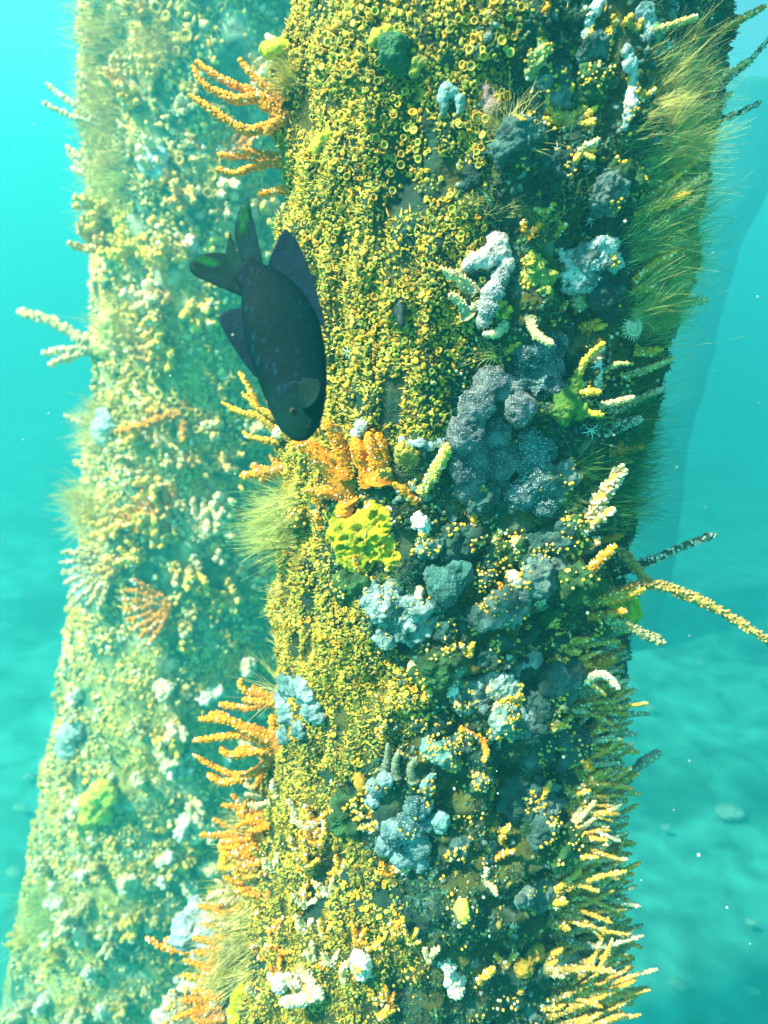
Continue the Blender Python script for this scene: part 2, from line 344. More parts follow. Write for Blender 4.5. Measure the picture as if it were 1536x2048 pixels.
CUP = dome(6, [(.66, -.3), (1.0, .95), (.72, 1.05)]); CUP[0][-1] = (0, 0, .62); CUPC = np.array([c for c in [(.55, .6, .5), (1.12, 1.1, 1.15), (.95, .95, .85)] for _ in range(6)] + [(.30, .40, .35)])
def zoanthids(p, n, cell, size, zr, zone, label, tints, individuals=300, name='zoanthid_carpet'):
    P, N = surf_samples(p, n, math.radians(172), math.radians(368), *zr)
    px, py = project(P); k = zone(P, px, py); P, N = P[k], N[k]
    idx = thin(P, cell); P, N = P[idx], N[idx]; m = len(P)
    jit = nrm(N + .28 * rng.normal(size=(m, 3)) + (0, 0, .12)); s = size * (.45 + .55 * rng.random(m) + .75 * rng.random(m) ** 4); t = pick(tints, m)
    px, py = project(P); facing = np.einsum('ij,ij->i', N, -nrm(P)); vis = (facing > .25) & (px > 0) & (px < 1536) & (py > 0) & (py < 2048)
    order = np.argsort(np.where(vis, -s * facing, 1)); big = order[:individuals]; rest = order[individuals:]
    base = P[big].mean(0); r = root(name, base, label, 'zoanthids')
    kind = rng.random(len(rest)); o_, h_, b_ = rest[kind < .26], rest[(kind >= .26) & (kind < .56)], rest[kind >= .56]
    BUD = (KNOB[0] * (.85, .85, 1.1), KNOB[1]); HALF = (CUP[0] * np.where(CUP[0][:, 2:3] > .8, (.66, .66, 1.12), (1, 1, 1)), CUP[1])
    V, T, K = join([scatter(CUP, P[o_] + N[o_] * s[o_, None] * .3, jit[o_], s[o_], t[o_], True, CUPC), scatter(HALF, P[h_] + N[h_] * s[h_, None] * .2, jit[h_], s[h_], t[h_] * (.85, .9, .8), True, CUPC), scatter(BUD, P[b_], jit[b_], s[b_] * .85, t[b_] * (.8, .85, .8))])
    tag(link('small_polyps', mesh('small_polyps', V - base, T, K, M_ZOA), r), kind='stuff')
    variants = [mesh('polyp', CUPF[0] * (1, 1, h), CUPF[1], np.array(c) * CUPFC, M_ZOA) for c in tints for h in (.8, 1.2)]
    tt, bb, nn = frames(jit[big])
    for i, g in enumerate(big):
        o = link('polyp', variants[i % len(variants)], r)
        pos = P[g] + N[g] * s[g] * .35 - base; q = s[g]
        o.matrix_local = Matrix([(tt[i][a] * q, bb[i][a] * q, nn[i][a] * q, pos[a]) for a in range(3)] + [(0, 0, 0, 1)])
    return r
ZT = [(.64, .40, .03), (.48, .33, .03), (.70, .34, .015), (.34, .31, .04), (.64, .50, .09), (.22, .24, .035), (.50, .42, .06)]
def zoa_near(P, px, py):
    P = P / KN
    f = px + 60 * fbm(P, 30, 3, 101) < xmax_yellow(py) + np.where(py < 700, 30, -20)
    dens = .6 * fbm(P, 14, 2, 103) + .9 * fbm(P * (1, 1, .55), 50, 2, 107)
    return f & (dens > np.where(py > 1560, .10, -.07)) & (rng.random(len(P)) < .8)
zoanthids(NEAR, 150000, .0031 * KN, .0018 * KN, (-.78 * KN, .25 * KN), zoa_near, 'carpet of small yellow cup polyps covering the lit side of the near piling', ZT)
def zoa_left(P, px, py): return (fbm(P, 12, 3, 113) > .12) & (rng.random(len(P)) < .8)
zoanthids(LEFT, 22000, .0085, .0052, (-1.4, .5), zoa_left, 'patches of pale yellow cup polyps on the hazy second piling', [(.62, .46, .10), (.66, .5, .14)], 120)

# ------------------------------------------------------------------ finger corals
ORANGE = dict(stalk=(.46, .18, .02), tip=(.86, .30, .012), bump=(.90, .34, .015))
VIVID = dict(stalk=(.74, .23, .006), tip=(.88, .30, .008), bump=(.90, .31, .008))
GOLD = dict(stalk=(.18, .14, .04), tip=(.74, .40, .05), bump=(.72, .40, .06))
YELLOW = dict(stalk=(.30, .22, .04), tip=(.74, .42, .03), bump=(.78, .42, .04))
CREAM = dict(stalk=(.34, .32, .18), tip=(.70, .54, .24), bump=(.74, .60, .32))
TAN = dict(stalk=(.16, .20, .10), tip=(.62, .48, .16), bump=(.66, .50, .18))
GREY = dict(stalk=(.06, .13, .11), tip=(.40, .42, .28), bump=(.50, .50, .34))
DARK = dict(stalk=(.015, .03, .03), tip=(.10, .12, .07), bump=(.50, .50, .40))
WHITE = dict(stalk=(.60, .42, .16), tip=(.85, .66, .32), bump=(.95, .85, .62))
GREEN = dict(stalk=(.10, .26, .05), tip=(.62, .50, .06), bump=(.70, .52, .06))
def finger_mesh(path, w0, w1, bump, pal, dens=1.0, speck=0.0, big=False, lump=.16):
    """a tapering knobbly finger along a path: stalk arrays, polyp arrays"""
    path = np.asarray(path, float); L = np.linalg.norm(np.diff(path, axis=0), axis=1).sum()
    k = int(np.clip(L / max(w1, 1e-4) * 1.6, 8, 26)); c = smooth_path(path, k)
    c[1:-1] += rng.normal(size=(k - 2, 3)) * w1 * .05
    s = np.linspace(0, 1, k); r = (w0 + (w1 - w0) * s ** .8) * (1 + .10 * rng.normal(size=k)); r[-1] *= .35; r[-2] *= .75; r[0] *= 1.35
    V, T, sv, D = tube(c, r * .82, 8)
    V = V + D * (lump * w1 * fbm(V, .55 / w1, 2, 7))[:, None]
    st, tp = np.array(pal['stalk']), np.array(pal['tip']); f = np.clip(sv * 1.5 - .2, 0, 1)[:, None]
    K = st + (tp - st) * f
    area = 2 * np.pi * ((w0 + w1) / 2) * L; n = int(np.clip(area / (bump * bump * 4.0) * dens * .8, 6, 300))
    u = rng.random(n) ** .85; i = np.minimum((u * (k - 1)).astype(int), k - 2); fr = (u * (k - 1) - i)[:, None]
    a = rng.random(n) * 6.2832; j = (a / 6.2832 * 8).astype(int) % 8
    ctr = c[i] * (1 - fr) + c[i + 1] * fr; dv = D[:-1].reshape(k, 8, 3)
    fj = (a / 6.2832 * 8 - j)[:, None]; dr = nrm(dv[i, j] * (1 - fj) + dv[i, (j + 1) % 8] * fj)
    rr = (r[i] * (1 - fr[:, 0]) + r[i + 1] * fr[:, 0])[:, None]
    fwd = nrm(c[np.minimum(i + 1, k - 1)] - c[i])
    P = ctr + dr * rr * .86; sz = bump * (.6 + .6 * rng.random(n))
    bc = np.array(pal['bump']) * (.72 + .5 * rng.random((n, 1))); bc = bc * (.55 + .45 * np.clip(u * 1.6, 0, 1))[:, None] if pal.get('fade') else bc
    white = rng.random(n) < speck; bc = np.where(white[:, None], np.array((.92, .88, .75)), bc)
    pz = KNOB[0][:, 2:3]; tc = np.array((.95, .62, .20)) + (np.array((1.0, 1.12, 1.5)) - np.array((.95, .62, .20))) * np.clip(pz * 1.8 - .3, 0, 1) if big else None
    pol = scatter(KNOB if big or bump > .00095 else BUMP, P - dr * sz[:, None] * .25, nrm(dr + .45 * fwd), np.stack([sz, sz, sz * (1.9 if big else 1.45)], 1), bc, True, tc)
    return (V, T, K), pol
def coral(label, p, base, fingers, pal=ORANGE, bump=4.2, dens=1.0, lift=.5, speck=0.0, group=None, big=False, name='finger_coral', cat='coral', mound=0, depth=None):
    """fingers: (pixel path from the foot to the tip, foot width, tip width); lift: how far the tips come towards the viewer, in finger lengths"""
    P0, N0 = on(p, *base)
    if depth: P0 = at(base[0], base[1], depth)
    d0 = depth_of(P0); u = d0 / F_PX; r = root(name, P0, label, cat, group)
    for f in fingers:
        pth, w0, w1 = f[0], f[1], f[2]; lf = f[3] if len(f) > 3 else lift
        pts = []; x0, y0 = pth[0]; acc = 0; foot = P0
        if abs(x0 - base[0]) + abs(y0 - base[1]) > 6 and not depth: foot, _ = on(p, x0, y0)
        df = depth_of(foot)
        pts.append(foot - nrm(-ray(x0, y0)) * 0)
        px_, py_ = x0, y0
        for x, y in pth[1:]:
            acc += math.hypot(x - px_, y - py_); px_, py_ = x, y
            pts.append(at(x, y, df - lf * acc * u))
        (a, b, c_), pol = finger_mesh(np.array(pts) - P0, w0 * u / 2, w1 * u / 2, bump * u * .68, pal, dens, speck, big)
        br = link('branch', mesh('branch', a, b, c_, M_CORAL), r)
        tag(link('polyps', mesh('polyps', *pol, M_POLYP), br), kind='stuff')
    if mound:
        V, T = ICO3; V = V * mound * u * (1 + .55 * fbm(V, 2.6, 3, 5))[:, None] * .62 - N0 * mound * u * .2
        link('foot', mesh('foot', V, T, np.array(pal['stalk']), M_CORAL), r)
    return r
def copy_tree(o, loc, rot, scale, label, group):
    c = o.copy(); C.objects.link(c); c.matrix_world = Matrix.Translation(loc) @ rot.to_4x4() @ Matrix.Scale(scale, 4)
    tag(c, label, None, group)
    for ch in o.children:
        k = ch.copy(); C.objects.link(k); k.parent = c
        for g in ch.children:
            q = g.copy(); C.objects.link(q); q.parent = k
    return c

# ------------------------------------------------------------------ sponges: lobes grown together
def lobed(P0, lobes, voxel, sm=4):
    bm = bmesh.new()
    for c, n, r, fl in lobes:
        t, b, nn = (x[0] for x in frames(np.array([n])))
        m = Matrix([(t[a] * r, b[a] * r, nn[a] * r * fl, c[a] - P0[a]) for a in range(3)] + [(0, 0, 0, 1)])
        bmesh.ops.create_icosphere(bm, subdivisions=3, radius=1, matrix=m)
    me = bpy.data.meshes.new('lobes'); bm.to_mesh(me); bm.free(); o = bpy.data.objects.new('lobes', me); C.objects.link(o)
    rm = o.modifiers.new('r', 'REMESH'); rm.mode = 'VOXEL'; rm.voxel_size = voxel
    s = o.modifiers.new('s', 'SMOOTH'); s.iterations = sm; s.factor = .5
    ev = o.evaluated_get(bpy.context.evaluated_depsgraph_get()).to_mesh(); ev.calc_loop_triangles()
    V = np.zeros(len(ev.vertices) * 3, np.float32); ev.vertices.foreach_get('co', V)
    N = np.zeros(len(ev.vertices) * 3, np.float32); ev.vertices.foreach_get('normal', N)
    T = np.zeros(len(ev.loop_triangles) * 3, np.int32); ev.loop_triangles.foreach_get('vertices', T)
    bpy.data.objects.remove(o); bpy.data.meshes.remove(me)
    return V.reshape(-1, 3).astype(float), T.reshape(-1, 3), N.reshape(-1, 3).astype(float)
def sponge(label, p, lobes, col, col2=None, name='sponge', cat='sponge', lift=.35, flat=.75, holes=0, hole=6, pap=0, papc=(.7, .75, .7), papr=1.6, rough=.12, orange=0, group=None, material=None, rscale=120, depth=None):
    P0, _ = on(p, lobes[0][0], lobes[0][1]); 
    if depth: P0 = at(lobes[0][0], lobes[0][1], depth)
    u = depth_of(P0) / F_PX; L = []
    for l in lobes:
        x, y, r = l[:3]; P, N = on(p, x, y)
        if depth: P = at(x, y, depth)
        n2 = nrm(N * .5 + radial(p, P)); fl = l[3] if len(l) > 3 else flat
        P = P if depth else at(x, y, depth_of(P) - max(lift * r * u * fl, 0) * abs(n2 @ FW))
        L.append((P, n2, r * u, fl))
    rm = max(l[2] for l in lobes) * u
    V, T, N = lobed(P0, L, max(rm * .10, .0012 * KN)); W = (V + P0) * (.00036 / u)
    V = V + N * (rm * rough * 1.9 * fbm(W, rscale, 4, 17, .62) + u * 4.5 * fbm(W, 380, 3, 19))[:, None]
    c1 = np.array(col); c2 = np.array(col2 if col2 is not None else c1 * .6); K = c1 + (c2 - c1) * np.clip(fbm(W, 90, 4, 27, .65) * 2.4 + .45, 0, 1)[:, None]
    W = W * (u / .00036); face = np.einsum('ij,ij->i', N, -nrm(W)); W = W * (.00036 / u)
    if holes:
        cand = np.where(face > .35)[0]
        for h in rng.choice(cand, min(holes, len(cand)), replace=False):
            hr = hole * u * (.6 + .7 * rng.random()); d = np.linalg.norm(V - V[h], axis=1); nh = N[h]
            V = V - nh * (np.clip(1 - d / hr, 0, 1) ** .6 * hr * 1.5)[:, None] + nh * (np.exp(-((d - hr * 1.3) / (hr * .4)) ** 2) * hr * .25)[:, None]
    r = tag(link(name, mesh(name, V, T, K, material or M_SPONGE), loc=P0), label, cat, group)
    def bumps(nm, n, rad, tint, jig):
        idx = np.where(face > -.25)[0]; idx = rng.choice(idx, min(n, len(idx)), replace=False)
        s = rad * u * (.6 + .7 * rng.random(len(idx)))
        tag(link(nm, mesh(nm, *scatter(BUMP, V[idx], N[idx], s, np.array(tint) * (.75 + .4 * rng.random((len(idx), 1)))), M_PAPILLA if nm == 'papillae' else M_POLYP), r), kind='stuff')
    if pap: bumps('papillae', pap, papr, papc, 0)
    if orange:
        idx = np.where((face > 0) & (fbm(W, 60, 2, 37) > .08))[0]
        if len(idx) > 4:
            idx = rng.choice(idx, min(orange, len(idx)), replace=False); s = 3.3 * u * (.5 + .9 * rng.random(len(idx)))
            tag(link('polyps', mesh('polyps', *scatter(KNOB, V[idx] + N[idx] * s[:, None] * .4, N[idx], s, pick([(.85, .50, .05), (.8, .42, .03), (.85, .62, .2)], len(idx))), M_POLYP), r), kind='stuff')
    return r

# ------------------------------------------------------------------ tufts of fine hairs
def hair_mesh(P, D, L, rad, tint, curl=.25, droop=(0, 0, 0), seg=5):
    n = len(P); D = nrm(D); wob = rng.normal(size=(n, 3)) * curl; wob2 = rng.normal(size=(n, 3)) * curl
    t = np.linspace(0, 1, seg)[None, :, None]; L = np.asarray(L).reshape(-1, 1, 1)
    path = P[:, None] + L * (D[:, None] * t + wob[:, None] * t ** 2 * .6 + wob2[:, None] * np.sin(t * 5) * .10 + np.array(droop) * t ** 2)
    a, b, _ = frames(D); r = (rad * np.linspace(1, .35, seg))[None, :, None] * np.ones((n, 1, 1))
    rings = np.stack([path + r * (math.cos(k * 2.0944) * a[:, None] + math.sin(k * 2.0944) * b[:, None]) for k in range(3)], 2)
    V = rings.reshape(-1, 3); base = (np.arange(n) * seg * 3)[:, None, None, None]
    i = np.arange(seg - 1)[None, :, None, None] * 3; k = np.arange(3)[None, None, :, None]; k2 = (k + 1) % 3
    A, B, Cc, Dd = base + i + k, base + i + k2, base + i + 3 + k2, base + i + 3 + k
    T = np.concatenate([np.concatenate([A, B, Cc], -1).reshape(-1, 3), np.concatenate([A, Cc, Dd], -1).reshape(-1, 3)])
    return V, T, np.repeat(tint, seg * 3, axis=0)
def tuft(label, p, roots, spread, direc, length, n, cols, lift=.35, fan=.35, rad=1.0, curl=.25, droop=(0, 0, 0), name='hydroid_tuft', cat='tuft', group=None):
    """roots: pixels the hairs grow around; direc: picture direction (right, down)"""
    n = int(n * .58); P0, _ = on(p, *roots[0]); u = depth_of(P0) / F_PX; pts = []
    for k in range(n):
        x, y = roots[k % len(roots)]; g = rng.normal(size=2) * spread
        h = p.bvh.ray_cast(Vector((0, 0, 0)), Vector(ray(x + g[0], y + g[1])).normalized())
        pts.append(np.array(h[0]) if h[0] is not None else on(p, x, y)[0] + (RT * rng.normal() + UP * rng.normal() + FW * rng.normal()) * u * spread * .5)
    pts = np.array(pts); dx, dy = direc; w0 = nrm(RT * dx - UP * dy - FW * lift)
    nc = max(n // 22, 4); cl = rng.normal(size=(nc, 3)); ci = np.argmin(np.linalg.norm((pts[:, None] - pts[rng.integers(0, n, nc)][None]), axis=2), 1); D = w0 + cl[ci] * fan * .85 + rng.normal(size=(n, 3)) * fan * .45; L = length * u * (.25 + .75 * rng.random(n) + .35 * rng.random(n) ** 5)
    tint = pick(cols, n)
    V, T, K = hair_mesh(pts - P0, D, L, rad * u * .68, tint, curl, droop)
    r = root(name, P0, label, cat, group); o = link('hairs', mesh('hairs', V, T, K, M_HAIR), r); tag(o, kind='stuff')
    hold, ht = ICO2; u2 = spread * u * .5
    link('holdfast', mesh('holdfast', hold * (u2, u2, u2) * .6, ht, np.array(cols[0]) * .6, M_TURF), r)
    return r

# ------------------------------------------------------------------ small animals
def star(label, p, x, y, r=14, col=(.75, .85, .82), group=None, arms=8):
    P, N = on(p, x, y); u = depth_of(P) / F_PX; N = nrm(N + radial(p, P) - FW * .8); rt = root('star_polyp', P, label, 'polyp', group)
    t, b, nn = (q[0] for q in frames(np.array([N]))); parts = []
    for k in range(arms):
        a = k / arms * 6.2832 + rng.random() * .4; d = t * math.cos(a) + b * math.sin(a); l = r * u * (.75 + .5 * rng.random())
        c = smooth_path([nn * 2 * u, d * l * .5 + nn * l * .35, d * l + nn * l * .1], 6); V, T, sv, D = tube(c, np.linspace(1.5, .5, 6) * u, 5)
        me = mesh('tentacle', V, T, np.array(col), M_SOFT); link('tentacle', me, rt)
    V, T, sv, D = tube(smooth_path([-nn * 4 * u, nn * 1 * u, nn * 3 * u], 5), np.array((3.5, 3, 3, 3, 2)) * u, 8); link('stalk', mesh('stalk', V, T, np.array(col) * .7, M_SOFT), rt)
    return rt
def squirt(label, p, x, y, wx, wy, col, lift=.4, tiltdir=(0, 1), name='sea_squirt', group=None, cat='sea squirt', siphon=True):
    """egg-shaped tunic with an open siphon at its free end"""
    P, N = on(p, x, y); u = depth_of(P) / F_PX; ax = nrm(RT * tiltdir[0] - UP * tiltdir[1] - FW * lift)
    r = root(name, P, label, cat, group); L = wy * u
    s = np.linspace(0, 1, 12); c = P * 0 + ax[None] * (s[:, None] - .25) * L
    rad = wx * u / 2 * np.sqrt(np.clip(1 - ((s - .45) / .60) ** 2, .05, 1))
    V, T, sv, D = tube(c, rad, 14); V = V + D * (.30 * wx * u * fbm(V + x, 1.6 / (wx * u), 3, 3))[:, None]
    link('tunic', mesh('tunic', V, T, np.array(col), M_SOFT), r)
    if siphon:
        t, b, nn = (q[0] for q in frames(np.array([ax]))); k = wx * u * .26
        V = CUPF[0] * k; V = V[:, 0:1] * t + V[:, 1:2] * b + V[:, 2:3] * nn + ax * L * .62
        link('siphon', mesh('siphon', V, CUPF[1], np.array(col) * CUPFC, M_SOFT), r)
    return r

# ------------------------------------------------------------------ the fish
def build_fish():
    d = .40 * KN; u = d / F_PX
    mid = np.array([(600, 882), (600, 862), (597, 826), (591, 780), (580, 724), (567, 672), (551, 626), (534, 591), (516, 566), (499, 549), (480, 530)], float)
    half = np.array([14, 36, 52, 64, 73, 77, 71, 59, 44, 32, 26], float)
    thick = np.array([4, 15, 23, 26, 26, 24, 20, 14, 9, 5, 1], float)
    O = at(575, 700, d); k = 34; q = np.linspace(0, 10, k); sm = lambda a: smooth_path(np.stack([a, a * 0, a * 0], 1), k)[:, 0]
    mx, my, hh, tt = sm(mid[:, 0]), sm(mid[:, 1]), sm(half), sm(thick)
    C0 = np.array([at(x, y, d) for x, y in zip(mx, my)]); near = lambda y: max(y - 700, 0) * .07; C0 -= FW * (np.maximum(my - 700, 0) * .07 * u)[:, None]   # head a little nearer
    tg = nrm(np.gradient(C0, axis=0)); nrmv = nrm(FW - tg * (tg @ FW)[:, None]); side = np.cross(tg, nrmv)
    ns = 28; a = np.arange(ns) / ns * 6.2832
    ca, sa = np.cos(a), np.sin(a); px = np.sign(ca) * np.abs(ca) ** .9; py = np.sign(sa) * np.abs(sa) ** 1.1
    V = (C0[:, None] + side[:, None] * (hh[:, None] * px)[..., None] * u + nrmv[:, None] * (tt[:, None] * py)[..., None] * u).reshape(-1, 3) - O
    i, j = np.meshgrid(np.arange(k - 1), np.arange(ns), indexing='ij'); j2 = (j + 1) % ns
    f = np.stack([i * ns + j, i * ns + j2, (i + 1) * ns + j2, (i + 1) * ns + j], -1).reshape(-1, 4); T = np.vstack([f[:, [0, 2, 1]], f[:, [0, 3, 2]]])
    V = np.vstack([V, C0[0] - tg[0] * 3 * u - O, C0[-1] - O])
    T = np.vstack([T, [(len(V) - 2, jj, (jj + 1) % ns) for jj in range(ns)], [(len(V) - 1, (k - 1) * ns + (jj + 1) % ns, (k - 1) * ns + jj) for jj in range(ns)]])
    r = root('fish', O, 'dark blue fish diving head down between the two pilings', 'fish')
    # scaly skin with blue flecks
    m = bpy.data.materials.new('fish_skin'); m.use_nodes = True; n = m.node_tree; Lk = n.links.new; p = n.nodes['Principled BSDF']; p.inputs['Roughness'].default_value = .6; p.inputs['Specular IOR Level'].default_value = .04
    g = n.nodes.new('ShaderNodeNewGeometry'); mp = n.nodes.new('ShaderNodeMapping'); mp.inputs['Rotation'].default_value = (0, math.radians(-18), 0); mp.inputs['Scale'].default_value = (1, 1, .30); Lk(g.outputs['Position'], mp.inputs['Vector'])
    v = n.nodes.new('ShaderNodeTexVoronoi'); v.inputs['Scale'].default_value = 560; Lk(mp.outputs[0], v.inputs['Vector'])
    fl = n.nodes.new('ShaderNodeMapRange'); fl.inputs['From Min'].default_value = .34; fl.inputs['From Max'].default_value = .12; Lk(v.outputs['Distance'], fl.inputs['Value'])
    nz = n.nodes.new('ShaderNodeTexNoise'); nz.inputs['Scale'].default_value = 60; Lk(g.outputs['Position'], nz.inputs['Vector'])
    gate = n.nodes.new('ShaderNodeMapRange'); gate.inputs['From Min'].default_value = .38; gate.inputs['From Max'].default_value = .6; Lk(nz.outputs['Fac'], gate.inputs['Value'])
    mu = n.nodes.new('ShaderNodeMath'); mu.operation = 'MULTIPLY'; Lk(fl.outputs[0], mu.inputs[0]); Lk(gate.outputs[0], mu.inputs[1])
    at_ = n.nodes.new('ShaderNodeAttribute'); at_.attribute_name = 'tint'
    mx_ = n.nodes.new('ShaderNodeMix'); mx_.data_type = 'RGBA'; Lk(mu.outputs[0], mx_.inputs[0]); Lk(at_.outputs['Color'], mx_.inputs[6]); mx_.inputs[7].default_value = (.004, .035, .075, 1); Lk(mx_.outputs[2], p.inputs['Base Color'])
    v2 = n.nodes.new('ShaderNodeTexVoronoi'); v2.inputs['Scale'].default_value = 650; Lk(g.outputs['Position'], v2.inputs['Vector'])
    bp = n.nodes.new('ShaderNodeBump'); bp.inputs['Strength'].default_value = .12; bp.inputs['Distance'].default_value = .001; Lk(v2.outputs['Distance'], bp.inputs['Height']); Lk(bp.outputs[0], p.inputs['Normal'])
    sv = np.append(np.repeat(q / 10, ns), [0, 1])[:, None]
    navy = np.array((.001, .012, .018)); head = np.array((.007, .036, .030)); K = head + (navy - head) * np.clip(sv * 3.2 - .15, 0, 1)
    link('body', mesh('body', V, T, K, m), r)
    mf = mat('fish_fin', .7, 300, .25, .2, 700, spec=.05)
    def fin(name, inner, outer, col, spot=None, th=1.6, off=0.0, rays=12, par=None, off0=0.0):
        a_, b_ = smooth_path([(*q_, 0) for q_ in inner], 40)[:, :2], smooth_path([(*q_, 0) for q_ in outer], 40)[:, :2]
        rows = 14; G = []
        for t in np.linspace(0, 1, rows):
            xy = a_ * (1 - t) + b_ * t; rip = np.sin(np.arange(40) / 39 * rays * 6.2832) * .30 * (.3 + t) + off0 + off * t + 3 * math.sin(t * 2.2) * (off0 == 0)
            G.append([at(x, y, d + rp * u) for (x, y), rp in zip(xy, rip)])
        G = np.array(G); thk = (th * np.linspace(1.6, .35, rows))[:, None, None] * u * FW
        V = np.vstack([(G - thk).reshape(-1, 3), (G + thk).reshape(-1, 3)]) - O
        ii, jj = np.meshgrid(np.arange(rows - 1), np.arange(39), indexing='ij'); e = (ii * 40 + jj).ravel(); h = rows * 40
        T = np.vstack([np.stack([e, e + 1, e + 41], 1), np.stack([e, e + 41, e + 40], 1)]); T = np.vstack([T, T[:, ::-1] + h])
        rim = list(range(40)) + [x * 40 + 39 for x in range(1, rows)] + [(rows - 1) * 40 + x for x in range(38, -1, -1)] + [x * 40 for x in range(rows - 2, 0, -1)]
        rm2 = rim[1:] + rim[:1]; T = np.vstack([T, [(x, x + h, y) for x, y in zip(rim, rm2)], [(y, x + h, y + h) for x, y in zip(rim, rm2)]])
        K = np.broadcast_to(np.array(col), V.shape).copy()
        if spot is not None:
            W = V + O; px_, py_ = project(W)
            for (sx, sy, rx, ry, ang) in spot:
                ddx, ddy = px_ - sx, py_ - sy; c_, s_ = math.cos(ang), math.sin(ang); e_ = ((ddx * c_ + ddy * s_) / rx) ** 2 + ((-ddx * s_ + ddy * c_) / ry) ** 2
                wgt = np.clip(1.5 - 1.2 * e_, 0, 1)[:, None]; K = K + (np.array((.006, .09, .022)) - K) * wgt
        return link(name, mesh(name, V, T, K, mf), par or r)
    fin('tail_fin', [(540, 588), (528, 580), (518, 574), (508, 576)], [(496, 392), (484, 408), (474, 436), (469, 466), (474, 494), (478, 505)], (.004, .026, .034), [(487, 440, 34, 8, -1.35)], off=-2, rays=6)
    fin('tail_fin', [(530, 574), (522, 584), (514, 594), (504, 602)], [(470, 500), (452, 506), (420, 506), (392, 513), (378, 533), (392, 553), (440, 575), (478, 590)], (.004, .022, .026), [(415, 523, 22, 9, .1)], off=2, rays=6)
    fin('tail_fin', [(492, 540), (482, 545), (476, 550)], [(460, 462), (456, 478), (452, 500), (450, 512)], (.004, .030, .026), off=2, rays=3)
    fin('dorsal_fin', [(632, 640), (600, 615), (565, 590), (545, 580), (528, 572)], [(652, 660), (640, 606), (606, 505), (576, 461), (562, 468), (545, 503), (527, 562)], (.004, .018, .036), off=-3, rays=11)
    fin('anal_fin', [(530, 765), (515, 720), (505, 680), (505, 640), (506, 615)], [(508, 752), (482, 718), (452, 670), (439, 636), (458, 620), (480, 616), (498, 612)], (.004, .018, .034), off=4, rays=9)
    fin('pectoral_fin', [(600, 764), (608, 758), (616, 756)], [(596, 812), (612, 818), (630, 806), (640, 782), (638, 760)], (.003, .020, .020), off0=-29, off=-14, th=1.1, rays=5)
    def dot(name, x, y, rr, dep, col, parent, fl=.5):
        V = ICO3[0] * (rr, rr, rr * fl) * u; V = V[:, 0:1] * RT + V[:, 1:2] * UP - V[:, 2:3] * FW
        return link(name, mesh(name, V + at(x, y, d - (dep + near(y)) * u) - O, ICO3[1], np.array(col), M_SOFT), parent)
    e = dot('eye', 586, 822, 7, 22, (.022, .036, .022), r); dot('pupil', 586, 822, 4.4, 25, (.002, .002, .003), e)
    V, T, _, _ = tube(np.array([at(x, y, d - (z + near(y)) * u) for x, y, z in [(604, 874, 12), (611, 862, 18), (619, 846, 20), (628, 828, 17)]]) - O, np.array((.9, 1.1, 1.0, .5)) * u, 6)
    link('mouth', mesh('mouth', V, T, np.array((.002, .005, .006)), M_SOFT), r)
    c = smooth_path([(556, 800, 17), (568, 776, 24), (588, 764, 26), (606, 768, 26)], 16)
    V, T, _, _ = tube(np.array([at(x, y, d - (z + near(y)) * u) for x, y, z in c]) - O, np.full(16, 1.1) * u, 6)
    link('gill_cover', mesh('gill_cover', V, T, np.array((.006, .022, .03)), M_SOFT), r)
build_fish()

# ------------------------------------------------------------------ near piling: sponges
N_, L_ = NEAR, LEFT
sponge('bright yellow lobed sponge with small pores in the middle of the near piling', N_, [(690, 1075, 38), (735, 1060, 42), (765, 1090, 36), (705, 1110, 34), (730, 1125, 22), (672, 1040, 24), (690, 1015, 18), (785, 1115, 24), (745, 1022, 22), (660, 1070, 16), (775, 1040, 22)], (.66, .52, .015), (.24, .28, .012), holes=44, hole=7, lift=.5, flat=.6, rough=.2, orange=30)
GREYC = ((.15, .18, .20), (.04, .07, .09))
sponge('big lumpy grey sponge dotted with white points beside the yellow carpet', N_, [(985, 770, 40), (950, 815, 38), (930, 870, 42), (940, 930, 50), (935, 975, 34), (985, 860, 40), (1000, 920, 46), (990, 975, 36), (1040, 820, 34), (1020, 780, 30)], *GREYC, holes=14, hole=6, lift=.5, flat=.7, pap=1500, papr=1.2, papc=(.42, .48, .47))
sponge('dark grey lobed sponge low in the shade right of the big grey sponge', N_, [(1075, 960, 40), (1040, 990, 32), (1060, 920, 36), (1085, 900, 30), (1060, 880, 30), (1090, 1010, 26)], (.10, .18, .20), (.04, .09, .11), holes=8, hole=7, lift=.7, flat=.85, pap=800, papr=1.4, papc=(.42, .52, .50))
sponge('dark hollow grey sponge with open pits under the white caps', N_, [(1060, 710, 38), (1100, 730, 32), (1085, 770, 34), (1050, 750, 30), (1110, 690, 26), (1115, 780, 22)], (.10, .17, .19), (.03, .07, .09), holes=16, hole=11, lift=.6, pap=600, papr=1.3, papc=(.40, .50, .48))
sponge('pinkish white sponge arching over a grey tube below the small hydroid clump', N_, [(995, 485, 22), (1000, 505, 22), (975, 515, 22), (950, 522, 18), (1012, 530, 18), (935, 530, 14)], (.62, .54, .52), (.36, .32, .31), holes=4, hole=4, lift=.9, pap=350, papr=1.2, papc=(.8, .75, .7))
sponge('grey violet tube sponge hanging below the pinkish white sponge', N_, [(1000, 555, 20), (985, 585, 22), (975, 615, 22), (968, 640, 18), (1005, 540, 16)], (.30, .30, .32), (.16, .20, .22), holes=5, hole=5, lift=1.0, pap=500, papr=1.3, papc=(.7, .7, .66))
